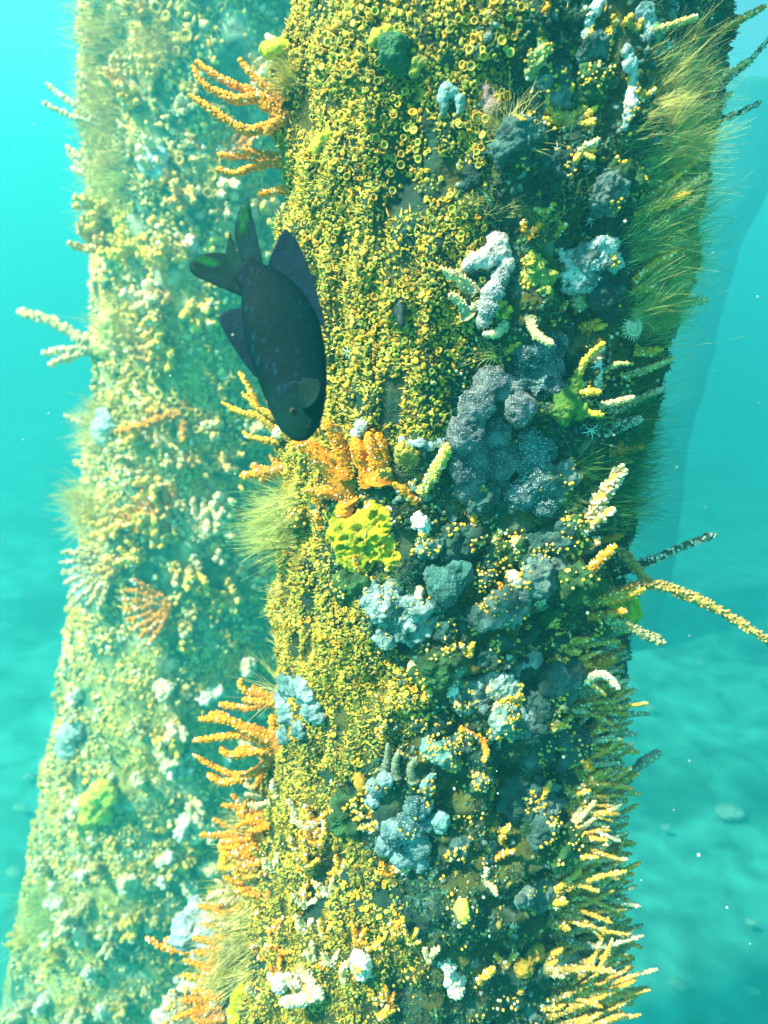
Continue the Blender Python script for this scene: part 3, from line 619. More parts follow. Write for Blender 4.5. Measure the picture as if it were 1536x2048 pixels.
sponge('fluffy bluish white sponge hump at the right edge above the dark hollow', N_, [(1150, 530, 34), (1185, 515, 30), (1210, 495, 22), (1130, 515, 24), (1170, 555, 30), (1225, 520, 18), (1145, 565, 22)], (.56, .60, .60), (.22, .32, .33), holes=10, hole=4, lift=.9, rough=.35, pap=700, papr=1.3, papc=(.85, .9, .88))
sponge('long white sponge strip hanging down high on the shaded side', N_, [(1262, 130, 15), (1265, 160, 15), (1266, 185, 18), (1262, 210, 18), (1255, 235, 14), (1250, 255, 10), (1255, 105, 11)], (.58, .62, .62), (.26, .36, .36), holes=8, hole=5, lift=.9, rough=.3, orange=26)
sponge('thin bluish white crust running down from the top edge of the photo', N_, [(1190, 20, 14), (1178, 45, 12), (1172, 70, 11), (1200, 5, 13)], (.60, .72, .72), (.35, .5, .5), lift=.7, orange=30)
sponge('pale blue film of sponge at the top right corner of the near piling', N_, [(1290, 30, 26, .3), (1320, 60, 22, .3), (1345, 20, 22, .3), (1300, 70, 18, .3)], (.30, .46, .48), (.12, .24, .26), lift=.3)
sponge('green bulging sponge that three yellow fingers rise from', N_, [(1140, 800, 26), (1125, 825, 24), (1150, 770, 20), (1160, 822, 20), (1120, 790, 18)], (.16, .26, .03), (.06, .17, .03), lift=.7, rough=.25)
sponge('pale blue sponge mound below the bright yellow sponge', N_, [(745, 1195, 26), (770, 1220, 32), (800, 1245, 34), (830, 1215, 28), (775, 1265, 28), (820, 1275, 24), (790, 1185, 24), (850, 1250, 22)], (.28, .38, .38), (.07, .16, .15), holes=5, lift=.45, rough=.4, orange=30, pap=400, papr=1.2, papc=(.6, .72, .68))
sponge('dark teal rounded sponge just right of the pale blue mound', N_, [(890, 1175, 36), (870, 1150, 26), (915, 1150, 28), (880, 1205, 24)], (.05, .17, .16), (.025, .09, .09), lift=.6, rough=.2, pap=250, papr=1.2, papc=(.2, .36, .3))
sponge('pale blue sponge sheet folded at the lit edge above the orange fans', N_, [(580, 1370, 26), (605, 1385, 28), (565, 1395, 22), (575, 1430, 24), (570, 1470, 22), (620, 1420, 26), (600, 1460, 22)], (.34, .46, .48), (.10, .22, .24), holes=6, lift=.35, rough=.35)
sponge('white crested sponge with orange dots, second of two on the shaded side', N_, [(1000, 1370, 34), (1030, 1350, 30), (1060, 1325, 28), (980, 1355, 20), (1020, 1390, 26)], (.46, .52, .49), (.14, .24, .22), lift=.8, rough=.3, orange=150)
sponge('pale teal sponge cushion with orange dots under the white crested one', N_, [(1005, 1440, 28), (1025, 1460, 22), (990, 1460, 20), (1015, 1420, 20)], (.28, .38, .34), (.10, .20, .18), lift=.8, rough=.35, orange=110)
sponge('blue lobed sponge with a pale raised tip low on the near piling', N_, [(835, 1610, 30), (855, 1575, 18), (865, 1555, 11), (820, 1650, 32), (790, 1665, 28), (770, 1690, 24), (835, 1690, 28), (845, 1725, 20), (805, 1710, 24), (855, 1640, 20)], (.17, .29, .31), (.04, .11, .13), lift=.8, flat=.9, rough=.18, orange=36, pap=500, papr=1.1, papc=(.5, .66, .62))
sponge('small round blue sponge knob right of the blue lobed sponge', N_, [(882, 1640, 20), (878, 1655, 14)], (.22, .42, .42), (.08, .24, .24), lift=1.0, orange=12)
sponge('pale blue sponge ledge under the grey tongue sponges', N_, [(752, 1575, 22), (745, 1600, 18), (770, 1560, 18)], (.28, .38, .40), (.10, .2, .2), lift=.9, orange=8)
sponge('teal sponge cushion with yellow dots right of the tongue sponges', N_, [(885, 1510, 30), (860, 1500, 22), (905, 1525, 18)], (.16, .36, .32), (.07, .2, .18), lift=.8, orange=70, rough=.3)
sponge('lime yellow round sponge sticking out at the right edge', N_, [(1248, 1215, 32), (1238, 1245, 24), (1225, 1200, 20)], (.60, .62, .02), (.40, .50, .02), lift=.9, flat=1.0, rough=.25)
sponge('dark blue sponge lobe at the far right edge below the dense fingers', N_, [(1205, 1610, 30), (1202, 1640, 30), (1208, 1670, 28)], (.05, .12, .14), (.02, .07, .08), lift=1.0, rough=.2)
sponge('bluish lobe sponge on the lower right flank among pale fingers', N_, [(1200, 1850, 26), (1210, 1880, 20), (1185, 1835, 18)], (.16, .34, .40), (.07, .18, .22), lift=1.1, rough=.2)
sponge('dark blue sponge mass at the bottom right of the near piling', N_, [(1165, 1985, 30), (1190, 2010, 26), (1150, 2030, 26), (1140, 1970, 20)], (.07, .18, .24), (.03, .09, .12), lift=1.0, rough=.2)
sponge('round pale blue knobbly sponge jutting at the lower left edge', N_, [(395, 1840, 34), (375, 1865, 28), (410, 1870, 30), (390, 1820, 24), (405, 1905, 22), (432, 1875, 26), (455, 1885, 22)], (.52, .60, .64), (.26, .38, .42), flat=1, rough=.3, holes=5)
sponge('white crust with orange specks at the bottom left corner of the near piling', N_, [(385, 1990, 34), (350, 2015, 30), (420, 2010, 30), (440, 1990, 24), (330, 2040, 26), (395, 2040, 30)], (.56, .54, .44), (.30, .32, .22), flat=.9, rough=.3, holes=12, orange=80)
sponge('yellow green sponge slab near the bottom left corner', N_, [(475, 2000, 20), (470, 2030, 20), (485, 1980, 14)], (.62, .56, .02), (.42, .44, .01), lift=1.2)
sponge('orange yellow sponge patch on the lit edge under the fan of fingers', N_, [(455, 1690, 22), (450, 1720, 18), (465, 1670, 16)], (.80, .46, .02), (.62, .36, .02), lift=.8)
sponge('tan sponge with two round lobes near the bottom right', N_, [(1072, 1905, 20), (1048, 1935, 20), (1058, 1920, 16)], (.42, .26, .03), (.28, .2, .03), lift=1.0, holes=4, hole=7)
sponge('yellow sponge patch glowing high on the lit side above the fish', N_, [(640, 285, 20), (655, 270, 16), (630, 300, 14)], (.66, .62, .04), (.5, .5, .06), lift=.3, rough=.4)
sponge('yellow ridge sponge near the top edge of the near piling', N_, [(755, 70, 13), (775, 62, 11), (745, 85, 10)], (.72, .60, .05), (.6, .5, .05), lift=.9, rough=.3)
sponge('dark green sponge mound beneath the yellow ridge', N_, [(790, 100, 34), (800, 130, 26)], (.04, .15, .07), (.02, .09, .05), lift=.4, rough=.3)
sponge('olive sponge knob on the carpet left of the translucent squirt', N_, [(835, 125, 16), (828, 145, 14), (850, 120, 9)], (.34, .30, .05), (.24, .24, .05), lift=.7)
sponge('pale green sponge knob with specks above the yellow antler coral', N_, [(1075, 120, 22), (1065, 145, 16), (1095, 100, 14), (1085, 90, 11)], (.44, .46, .16), (.22, .30, .12), lift=.8, rough=.35, orange=24)
sponge('pinkish brown smooth sponge behind the hydroid clump', N_, [(975, 195, 20), (985, 215, 20), (970, 175, 12)], (.30, .20, .18), (.2, .15, .13), lift=.5, holes=2, hole=8)
sponge('shaggy yellow green lump between the two white sponge caps', N_, [(1070, 530, 26), (1085, 555, 26), (1060, 560, 20), (1090, 580, 18)], (.42, .42, .08), (.14, .24, .06), lift=.9, rough=.5, orange=46)
sponge('dark teal hollow lump under the bluish white hump', N_, [(1205, 590, 34), (1200, 560, 26), (1215, 620, 24)], (.02, .07, .07), (.012, .04, .045), lift=.5)
sponge('small grey white sponge knob above the twin orange fingers', N_, [(722, 852, 15), (712, 868, 13)], (.40, .42, .42), (.2, .24, .25), lift=1.0, pap=120, papr=1.2, papc=(.8, .8, .75))
sponge('thin grey sponge arm reaching left from the big grey sponge', N_, [(820, 890, 12), (840, 885, 12), (860, 893, 12), (880, 885, 13), (805, 880, 10)], (.34, .42, .44), (.2, .28, .3), lift=1.0)
for lb, x, y, r in [('round lump of packed yellow polyps under the left hydroid tuft', 578, 1020, 26), ('yellow polyp lump below the grey knob and twin fingers', 815, 905, 22), ('tan polyp lump right above the yellow sponge', 770, 950, 20)]:
    sponge(lb, N_, [(x, y, r), (x + r * .5, y + r * .6, r * .7), (x - r * .5, y + r * .4, r * .7)], (.34, .28, .05), (.2, .2, .05), lift=.6, rough=.4, orange=90, name='polyp_mound', cat='polyps')
lumps = [(int(a_), int(c_)) for a_, c_ in zip(900 + 290 * rng.random(34), 960 + 880 * rng.random(34))] + [(int(a_), int(c_)) for a_, c_ in zip(1010 + 300 * rng.random(10), 30 + 560 * rng.random(10))] + [(905, 1250), (960, 1230), (1010, 1215), (870, 1330), (930, 1080), (990, 1110), (1080, 1150), (1100, 1230), (1060, 1265), (930, 1480), (960, 1560), (1020, 1560), (1080, 1480), (1130, 1390), (1090, 1580), (690, 1620), (880, 1440), (840, 1440), (1130, 1300), (1150, 1050), (1010, 1010), (1100, 1090), (860, 1090), (1060, 1650), (990, 1700), (1140, 1500), (1060, 1780), (700, 1170)]
for i, (x, y) in enumerate(lumps):
    r = 16 + 24 * rng.random(); c = .8 * np.array([(.04, .12, .11), (.08, .18, .17), (.18, .28, .27), (.05, .15, .05)][i % 4])  # lump tones scaled down, shade of this side put into the colour
    sponge(['dark teal', 'teal', 'pale teal', 'green'][i % 4] + ' sponge lump with yellow dots ' + where(N_, x, y), N_, [(x, y, r), (x + r * .7, y - r * .3, r * .7), (x - r * .5, y + r * .6, r * .75), (x + r * .2, y + r * .7, r * .6)], c, c * .5, lift=.5, rough=.4, orange=40, group='teal sponge lumps on the shaded side of the near piling')

# ------------------------------------------------------------------ near piling: finger corals
coral('orange branching coral with long fingers pointing left at the upper left edge', N_, (566, 228), [([(560, 240), (500, 262), (440, 232), (378, 188)], 26, 13), ([(565, 215), (520, 195), (470, 200), (424, 178)], 26, 15), ([(520, 200), (470, 170), (430, 150), (392, 122)], 20, 10), ([(500, 200), (450, 190), (405, 165), (385, 130)], 16, 9), ([(570, 205), (530, 170), (505, 150), (478, 118)], 20, 12), ([(565, 230), (540, 215), (515, 205)], 30, 26), ([(570, 235), (545, 250), (530, 268)], 24, 18)], ORANGE, 4.6, 1.2, .1, .06, mound=26)
coral('curved orange coral with two prongs below the upper left cluster', N_, (566, 318), [([(560, 320), (505, 335), (470, 347), (431, 338)], 20, 11), ([(545, 315), (500, 305), (470, 312), (436, 310)], 20, 12), ([(500, 335), (497, 315), (492, 296)], 14, 10)], ORANGE, 4.2, 1.1, .1, .08, mound=20)
coral('single short orange finger just above the tail of the fish', N_, (570, 378), [([(566, 378), (540, 384), (515, 390)], 20, 12)], ORANGE, 4.2, 1.2, .1, .1)
coral('yellow orange fingers poking out behind the head of the fish', N_, (572, 868), [([(566, 870), (525, 835), (500, 780), (478, 742)], 22, 8), ([(560, 860), (525, 835), (480, 825), (445, 805)], 26, 8), ([(555, 845), (520, 820), (505, 805), (484, 785)], 18, 7), ([(560, 885), (530, 880), (505, 875), (484, 864)], 20, 8), ([(565, 850), (535, 828), (515, 812)], 20, 10)], YELLOW, 4.4, 1.1, .02, .05, mound=24)
coral('stubby orange coral with raised prongs above the left hydroid tuft', N_, (572, 935), [([(566, 935), (530, 945), (505, 948), (482, 954)], 26, 14), ([(560, 935), (550, 925), (540, 912)], 16, 10), ([(530, 945), (515, 935), (505, 928)], 18, 12), ([(555, 940), (535, 955), (520, 962)], 22, 14)], ORANGE, 5, 1.1, .1, .12, mound=18)
coral('thick orange finger flecked with white that points up to the fish', N_, (705, 995), [([(705, 1000), (682, 962), (640, 915), (590, 878)], 66, 36), ([(690, 990), (655, 985), (632, 985), (608, 980)], 40, 20), ([(700, 1000), (690, 1018), (680, 1035)], 44, 38)], VIVID, 3.2, .45, .35, .22, mound=24)
coral('slim orange finger standing between the thick one and the twin fingers', N_, (694, 955), [([(694, 955), (684, 905), (668, 870), (650, 842)], 44, 18), ([(690, 930), (672, 920), (656, 908)], 22, 11)], VIVID, 3.4, .6, .45, .1)
coral('twin upright fat orange fingers above the yellow sponge', N_, (752, 962), [([(742, 965), (728, 930), (718, 900), (708, 874)], 46, 38), ([(760, 958), (756, 925), (746, 898), (738, 866)], 48, 36), ([(764, 950), (768, 915), (764, 890), (754, 866)], 38, 22)], VIVID, 3.4, .45, .5, .12, mound=20)
coral('plump yellow green finger rising beside the big grey sponge', N_, (845, 985), [([(840, 985), (865, 950), (885, 915), (903, 885)], 34, 24)], dict(stalk=(.22, .30, .10), tip=(.72, .60, .10), bump=(.80, .56, .10)), 4.4, 1.1, .5, .2, mound=18)
coral('short stout orange finger at the foot of the plump yellow green one', N_, (832, 1000), [([(835, 1002), (812, 985), (787, 966)], 24, 15)], ORANGE, 4.4, 1.2, .4, .2)
coral('small orange finger leaning on the top edge of the yellow sponge', N_, (752, 1030), [([(755, 1032), (742, 1018), (732, 1004)], 20, 12)], ORANGE, 4.6, 1.2, .6, .2)
for lb, x, y, tx, ty in [('orange polyp spike left of the yellow sponge, upper one', 640, 1012, 628, 995), ('orange polyp spike left of the yellow sponge, lower one', 642, 1055, 630, 1028), ('orange polyp spike on the lower rim of the yellow sponge', 720, 1155, 708, 1112), ('small orange spike under the right lobe of the yellow sponge', 760, 1130, 752, 1098), ('lone orange polyp tip on the shaded teal slope', 928, 1102, 927, 1084), ('orange polyp spike above the lone tip on the shaded slope', 945, 1055, 950, 1020)]:
    coral(lb, N_, (x, y), [([(x, y), ((x + tx) / 2 + 2, (y + ty) / 2), (tx, ty)], 20, 11)], ORANGE, 5, 1.3, .7, .12)
coral('yellow antler coral with seven upright prongs high on the shaded side', N_, (1135, 240), [([(1120, 240), (1098, 215), (1097, 185), (1101, 155)], 26, 12), ([(1122, 235), (1112, 205), (1115, 180), (1117, 163)], 18, 11), ([(1125, 235), (1130, 205), (1140, 182), (1148, 168)], 16, 10), ([(1150, 235), (1168, 210), (1176, 190), (1186, 172)], 24, 11), ([(1160, 240), (1175, 228), (1185, 220), (1196, 213)], 18, 11), ([(1155, 248), (1172, 247), (1190, 248)], 18, 10), ([(1118, 245), (1100, 240), (1086, 235)], 18, 10), ([(1130, 248), (1140, 240), (1150, 222)], 24, 15)], dict(stalk=(.45, .28, .07), tip=(.85, .54, .06), bump=(.88, .56, .06)), 3.6, .8, .5, .02, mound=34)
coral('small four fingered yellow coral under the antler coral', N_, (1160, 305), [([(1160, 305), (1155, 315), (1150, 322)], 22, 14), ([(1165, 302), (1180, 300), (1194, 301)], 16, 10), ([(1165, 306), (1178, 312), (1190, 318)], 16, 10), ([(1162, 300), (1168, 294), (1172, 292)], 16, 11)], dict(stalk=(.40, .30, .10), tip=(.80, .55, .08), bump=(.80, .55, .08)), 3.6, .7, .5, mound=18)
coral('yellow stick coral lying above the translucent squirt', N_, (915, 150), [([(912, 155), (935, 130), (955, 108), (970, 88)], 22, 12), ([(950, 115), (970, 113), (983, 108)], 16, 12)], YELLOW, 4, .7, .4)
coral('pale orange double finger at the left end of the white caps', N_, (945, 585), [([(948, 588), (925, 570), (905, 552), (880, 536)], 26, 12), ([(955, 580), (935, 565), (910, 540)], 20, 12)], CREAM, 4.4, 1.0, .5, .15, mound=16)
coral('cream finger with orange tip below the double finger', N_, (935, 630), [([(935, 632), (925, 610), (912, 598), (897, 588)], 30, 13), ([(940, 625), (950, 612), (955, 600)], 18, 14)], CREAM, 4.4, .9, .6, .1)
coral('yellow green curled knob under the white caps', N_, (1000, 625), [([(990, 630), (995, 610), (1012, 605)], 24, 16), ([(1000, 632), (1015, 625), (1020, 612)], 22, 14)], GREEN, 4.6, 1.1, .7)
coral('pale finger curling down left beside the dark pits', N_, (1010, 650), [([(1012, 648), (1000, 662), (985, 670), (966, 668)], 26, 13)], dict(stalk=(.3, .42, .28), tip=(.66, .66, .34), bump=(.66, .66, .36)), 4.2, .9, .6)
coral('knobbly cream finger drooping over the dark pits', N_, (1062, 640), [([(1062, 640), (1068, 662), (1085, 678), (1105, 688)], 28, 13)], CREAM, 4.4, 1.1, .7)
coral('round cream coral knob with a short spike in the dark hollow', N_, (1160, 605), [([(1165, 610), (1160, 598), (1150, 590)], 44, 36), ([(1165, 600), (1180, 600), (1192, 602)], 18, 9)], CREAM, 4.8, .9, .8, .1)
coral('pair of thin yellow fingers under the round cream knob', N_, (1160, 655), [([(1160, 655), (1185, 645), (1216, 632)], 18, 10), ([(1165, 660), (1195, 655), (1215, 648)], 18, 12)], YELLOW, 4.2, 1.1, .5)
coral('three yellow fingers rising from the green bulging sponge', N_, (1150, 790), [([(1152, 775), (1160, 740), (1180, 710), (1210, 684)], 24, 11), ([(1155, 790), (1175, 785), (1203, 784)], 26, 13), ([(1150, 825), (1180, 826), (1207, 830)], 24, 12)], dict(stalk=(.30, .34, .05), tip=(.82, .52, .04), bump=(.85, .55, .06)), 4.6, 1.1, .5, .04)
coral('pale knobbly finger beside the tall yellow one of the green sponge', N_, (1195, 770), [([(1195, 775), (1196, 745), (1200, 715)], 22, 14)], dict(stalk=(.3, .40, .3), tip=(.7, .72, .55), bump=(.7, .74, .55)), 4.6, 1.2, .6, .3)
coral('big white tipped orange coral branch standing out at the right', N_, (1125, 1110), [([(1120, 1115), (1160, 1060), (1200, 1000), (1248, 932)], 42, 24), ([(1160, 1060), (1195, 1040), (1225, 1015)], 26, 16), ([(1135, 1100), (1170, 1090), (1200, 1078)], 26, 15)], dict(stalk=(.60, .36, .06), tip=(.8, .5, .12), bump=(.92, .74, .50)), 6.4, 1.3, .35, .0, big=True, mound=24)
coral('long beaded coral whip arching down to the right edge of the photo', N_, (1190, 1190), [([(1180, 1190), (1240, 1180), (1300, 1168), (1360, 1185), (1440, 1222), (1550, 1290)], 22, 18, -.02), ([(1215, 1090), (1250, 1110), (1275, 1140), (1305, 1168)], 22, 16, .05)], dict(stalk=(.24, .18, .04), tip=(.50, .36, .09), bump=(.58, .42, .16)), 5.6, 1.5, .1, .0, big=True)
coral('dark slender coral arm reaching up right above the whip', N_, (1225, 1150), [([(1225, 1150), (1300, 1122), (1360, 1095), (1432, 1069)], 22, 17, -.1)], DARK, 5, .9, 0, .25)
coral('dark grey coral spike low behind the whip', N_, (1230, 1230), [([(1205, 1225), (1260, 1255), (1330, 1288)], 30, 16, -.05)], dict(stalk=(.20, .18, .06), tip=(.4, .38, .2), bump=(.56, .50, .26)), 4.8, 1.2, 0)
for lb, f, pal in [('orange finger stub beneath the white tipped branch', [([(1200, 1080), (1222, 1078), (1245, 1070)], 22, 10)], ORANGE), ('orange bushy finger in the tangle left of the whip', [([(1165, 1160), (1195, 1125), (1232, 1092)], 34, 16), ([(1160, 1170), (1180, 1135), (1190, 1110)], 26, 18)], ORANGE), ('brown orange finger hanging left of the whip foot', [([(1150, 1110), (1165, 1145), (1178, 1185)], 26, 12)], ORANGE), ('yellow beaded bough lying under the whip', [([(1180, 1205), (1230, 1195), (1290, 1178)], 32, 22)], YELLOW), ('brown orange finger above the lime sponge', [([(1175, 1235), (1215, 1228), (1255, 1222)], 24, 14)], ORANGE),
                   ('bright orange cone coral above the white crested sponge edge', [([(1160, 1345), (1190, 1330), (1232, 1312)], 60, 24), ([(1165, 1330), (1180, 1318), (1195, 1308)], 40, 22)], ORANGE), ('white and orange beaded finger under the orange cone', [([(1135, 1370), (1170, 1362), (1205, 1348), (1240, 1378)], 26, 14)], WHITE), ('dark orange downward finger at the edge of the dense fingers', [([(1130, 1480), (1160, 1505), (1182, 1540)], 40, 18), ([(1105, 1478), (1120, 1475), (1135, 1490)], 24, 16)], ORANGE)]:
    coral(lb, N_, f[0][0][0], f, pal, 4.8, 1.2, .25, .12)
coral('orange fan of bumpy fingers spreading left at the lower left edge', N_, (560, 1490), [([(555, 1490), (500, 1462), (450, 1440), (398, 1438)], 28, 12), ([(555, 1495), (490, 1470), (440, 1475), (386, 1482)], 26, 11), ([(520, 1470), (470, 1445), (440, 1428), (418, 1430)], 20, 10), ([(555, 1500), (500, 1505), (460, 1510), (440, 1495)], 22, 12), ([(555, 1510), (500, 1550), (450, 1565), (415, 1548)], 26, 12), ([(540, 1530), (490, 1550), (440, 1540), (386, 1508)], 22, 9), ([(550, 1520), (500, 1500), (470, 1502)], 24, 14), ([(556, 1480), (545, 1450), (545, 1430)], 24, 14), ([(530, 1520), (510, 1580), (480, 1635)], 22, 16)], ORANGE, 4.6, 1.2, .12, .06, mound=34)
coral('orange fingers above the fan with a yellow heart', N_, (545, 1400), [([(545, 1400), (500, 1385), (480, 1370), (484, 1358)], 18, 9), ([(545, 1405), (500, 1415), (460, 1412), (438, 1408)], 20, 10), ([(540, 1395), (520, 1385), (505, 1372)], 18, 10), ([(545, 1410), (510, 1402), (485, 1398)], 20, 12)], ORANGE, 4.2, 1.1, .1, .1, mound=18)
coral('thick curled brown orange coral limb at the lower left', N_, (535, 1790), [([(500, 1745), (530, 1770), (542, 1800), (530, 1825), (505, 1845)], 30, 24), ([(520, 1790), (500, 1790), (484, 1788)], 16, 10)], dict(stalk=(.50, .22, .03), tip=(.75, .34, .03), bump=(.72, .32, .03)), 3.6, .8, .3, mound=14)
coral('white and orange striped fingers at the bottom of the lit side', N_, (620, 1960), [([(600, 1930), (625, 1965), (645, 2000)], 32, 18), ([(640, 1985), (600, 2000), (560, 2005)], 36, 20), ([(610, 1970), (580, 1960), (555, 1950)], 30, 18)], WHITE, 4.8, 1.1, .4, .3)
coral('orange spiky coral jutting left beside the round pale blue sponge', N_, (440, 1905), [([(430, 1910), (375, 1900), (330, 1895), (292, 1875)], 26, 9, -.1), ([(370, 1900), (350, 1885), (330, 1880)], 18, 9)], dict(ORANGE), 4.6, 1.1, 0, .2)
for lb, x, y, w_, h_ in [('white fuzzy polyp ball right of the yellow sponge', 842, 1048, 34, 30), ('white fuzzy polyp ball under the shaded coral bush', 1030, 1155, 26, 24), ('white polyp head standing on the lit and shaded border', 830, 1338, 22, 24), ('white crown on a tall orange speckled column', 915, 1395, 30, 50), ('tall white egg shaped polyp head near the bottom middle', 720, 1930, 32, 52), ('large white ragged polyp mass near the bottom', 905, 1955, 44, 74), ('white bushy polyp head near the bottom right', 1128, 1925, 50, 40), ('white polyp tuft at the edge of the lower left fingers', 555, 1960, 30, 36)]:
    sponge(lb, N_, [(x, y, w_ * .5), (x - w_ * .2, y - h_ * .3, w_ * .38), (x + w_ * .15, y + h_ * .3, w_ * .42), (x + w_ * .3, y, w_ * .3)], (.82, .80, .66), (.70, .64, .46), lift=1.2, flat=1.0, rough=.5, pap=150, papr=3.2, papc=(.92, .90, .80), orange=22, name='white_polyp_head', cat='polyps')
coral('orange speckled column under the white crown', N_, (912, 1365), [([(912, 1370), (910, 1335), (912, 1302)], 28, 18)], dict(stalk=(.4, .36, .2), tip=(.8, .6, .3), bump=(.85, .55, .10)), 5, 1.3, .6, .2)
coral('knobbly pale coral bush in the middle of the shaded side', N_, (985, 1100), [([(985, 1110), (988, 1085), (1000, 1058)], 30, 16), ([(1030, 1110), (1035, 1090), (1030, 1075)], 40, 26)], dict(stalk=(.2, .3, .12), tip=(.7, .55, .2), bump=(.80, .58, .16)), 5.2, 1.1, .7, .2)
for k, (x, y, l) in enumerate([(770, 1520, 66), (792, 1530, 58), (828, 1540, 62)]):
    coral('grey tongue shaped sponge in the row of three, ' + ['the one nearest the lit side', 'middle one', 'the one deepest in shade'][k], N_, (x, y + 20), [([(x - 4 + 3 * k, y + 22), (x + 5 - 6 * k, y - 4), (x + 6, y - 34 + 4 * k)], 24 + 3 * k, 11)], dict(stalk=(.16, .20, .14), tip=(.24, .27, .18), bump=(.3, .32, .22)), 2, .1, .5, name='tongue_sponge', cat='sponge')
small = [(980, 1700, 985, 1655), (975, 1700, 965, 1730), (1000, 1680, 1020, 1650), (970, 1760, 995, 1790), (985, 1715, 1030, 1700), (1075, 1870, 1062, 1840), (1040, 1980, 1045, 1935), (1000, 1400, 995, 1440), (965, 1480, 968, 1525), (770, 1410, 780, 1370), (765, 1480, 772, 1440), (590, 1640, 575, 1600), (620, 1650, 610, 1610), (640, 1690, 650, 1640), (665, 1620, 690, 1590), (720, 1610, 745, 1585), (740, 1630, 760, 1610), (700, 1640, 720, 1625), (600, 1700, 620, 1660), (560, 1600, 545, 1560), (520, 1690, 500, 1660), (540, 1720, 510, 1705), (640, 1790, 625, 1765), (860, 1920, 880, 1895), (790, 1870, 800, 1840), (1010, 1930, 1035, 1905), (960, 1960, 985, 1935), (690, 1960, 700, 1920), (780, 2010, 770, 1970), (760, 2035, 790, 2020), (650, 1870, 640, 1840), (610, 1860, 590, 1830), (1060, 470, 1048, 440), (1110, 470, 1120, 440), (1090, 430, 1070, 415), (1160, 300, 1175, 285), (1200, 140, 1190, 110), (1220, 60, 1225, 30), (1275, 60, 1268, 30), (1180, 100, 1178, 80), (1090, 30, 1100, 10), (1150, 110, 1130, 95), (1280, 200, 1290, 180), (1000, 590, 1010, 565), (1120, 620, 1135, 600), (1010, 705, 1020, 690), (1120, 1210, 1130, 1180), (1080, 1210, 1090, 1190), (1015, 1190, 1030, 1170), (940, 1310, 950, 1285), (850, 1400, 860, 1375), (1050, 1310, 1080, 1290), (1100, 1340, 1115, 1310)]
for i, (x, y, tx, ty) in enumerate(small):
    o1, o2 = rng.normal(size=2) * 7, rng.normal(size=2) * 7
    coral('stubby ' + ['orange', 'yellow', 'yellow', 'cream'][i % 4] + ' polyp spike ' + where(N_, x, y), N_, (x, y), [([(x, y), ((x + tx) / 2 + o1[0], (y + ty) / 2), (tx, ty)], 18, 11), ([(x, y), (x + o2[0] * 2, y - 14), (x + o2[0] * 3, y - 24)], 14, 10)], [ORANGE, YELLOW, YELLOW, CREAM][i % 4], 4.8, 1.2, .6, .15, group='stubby orange spikes on the near piling')
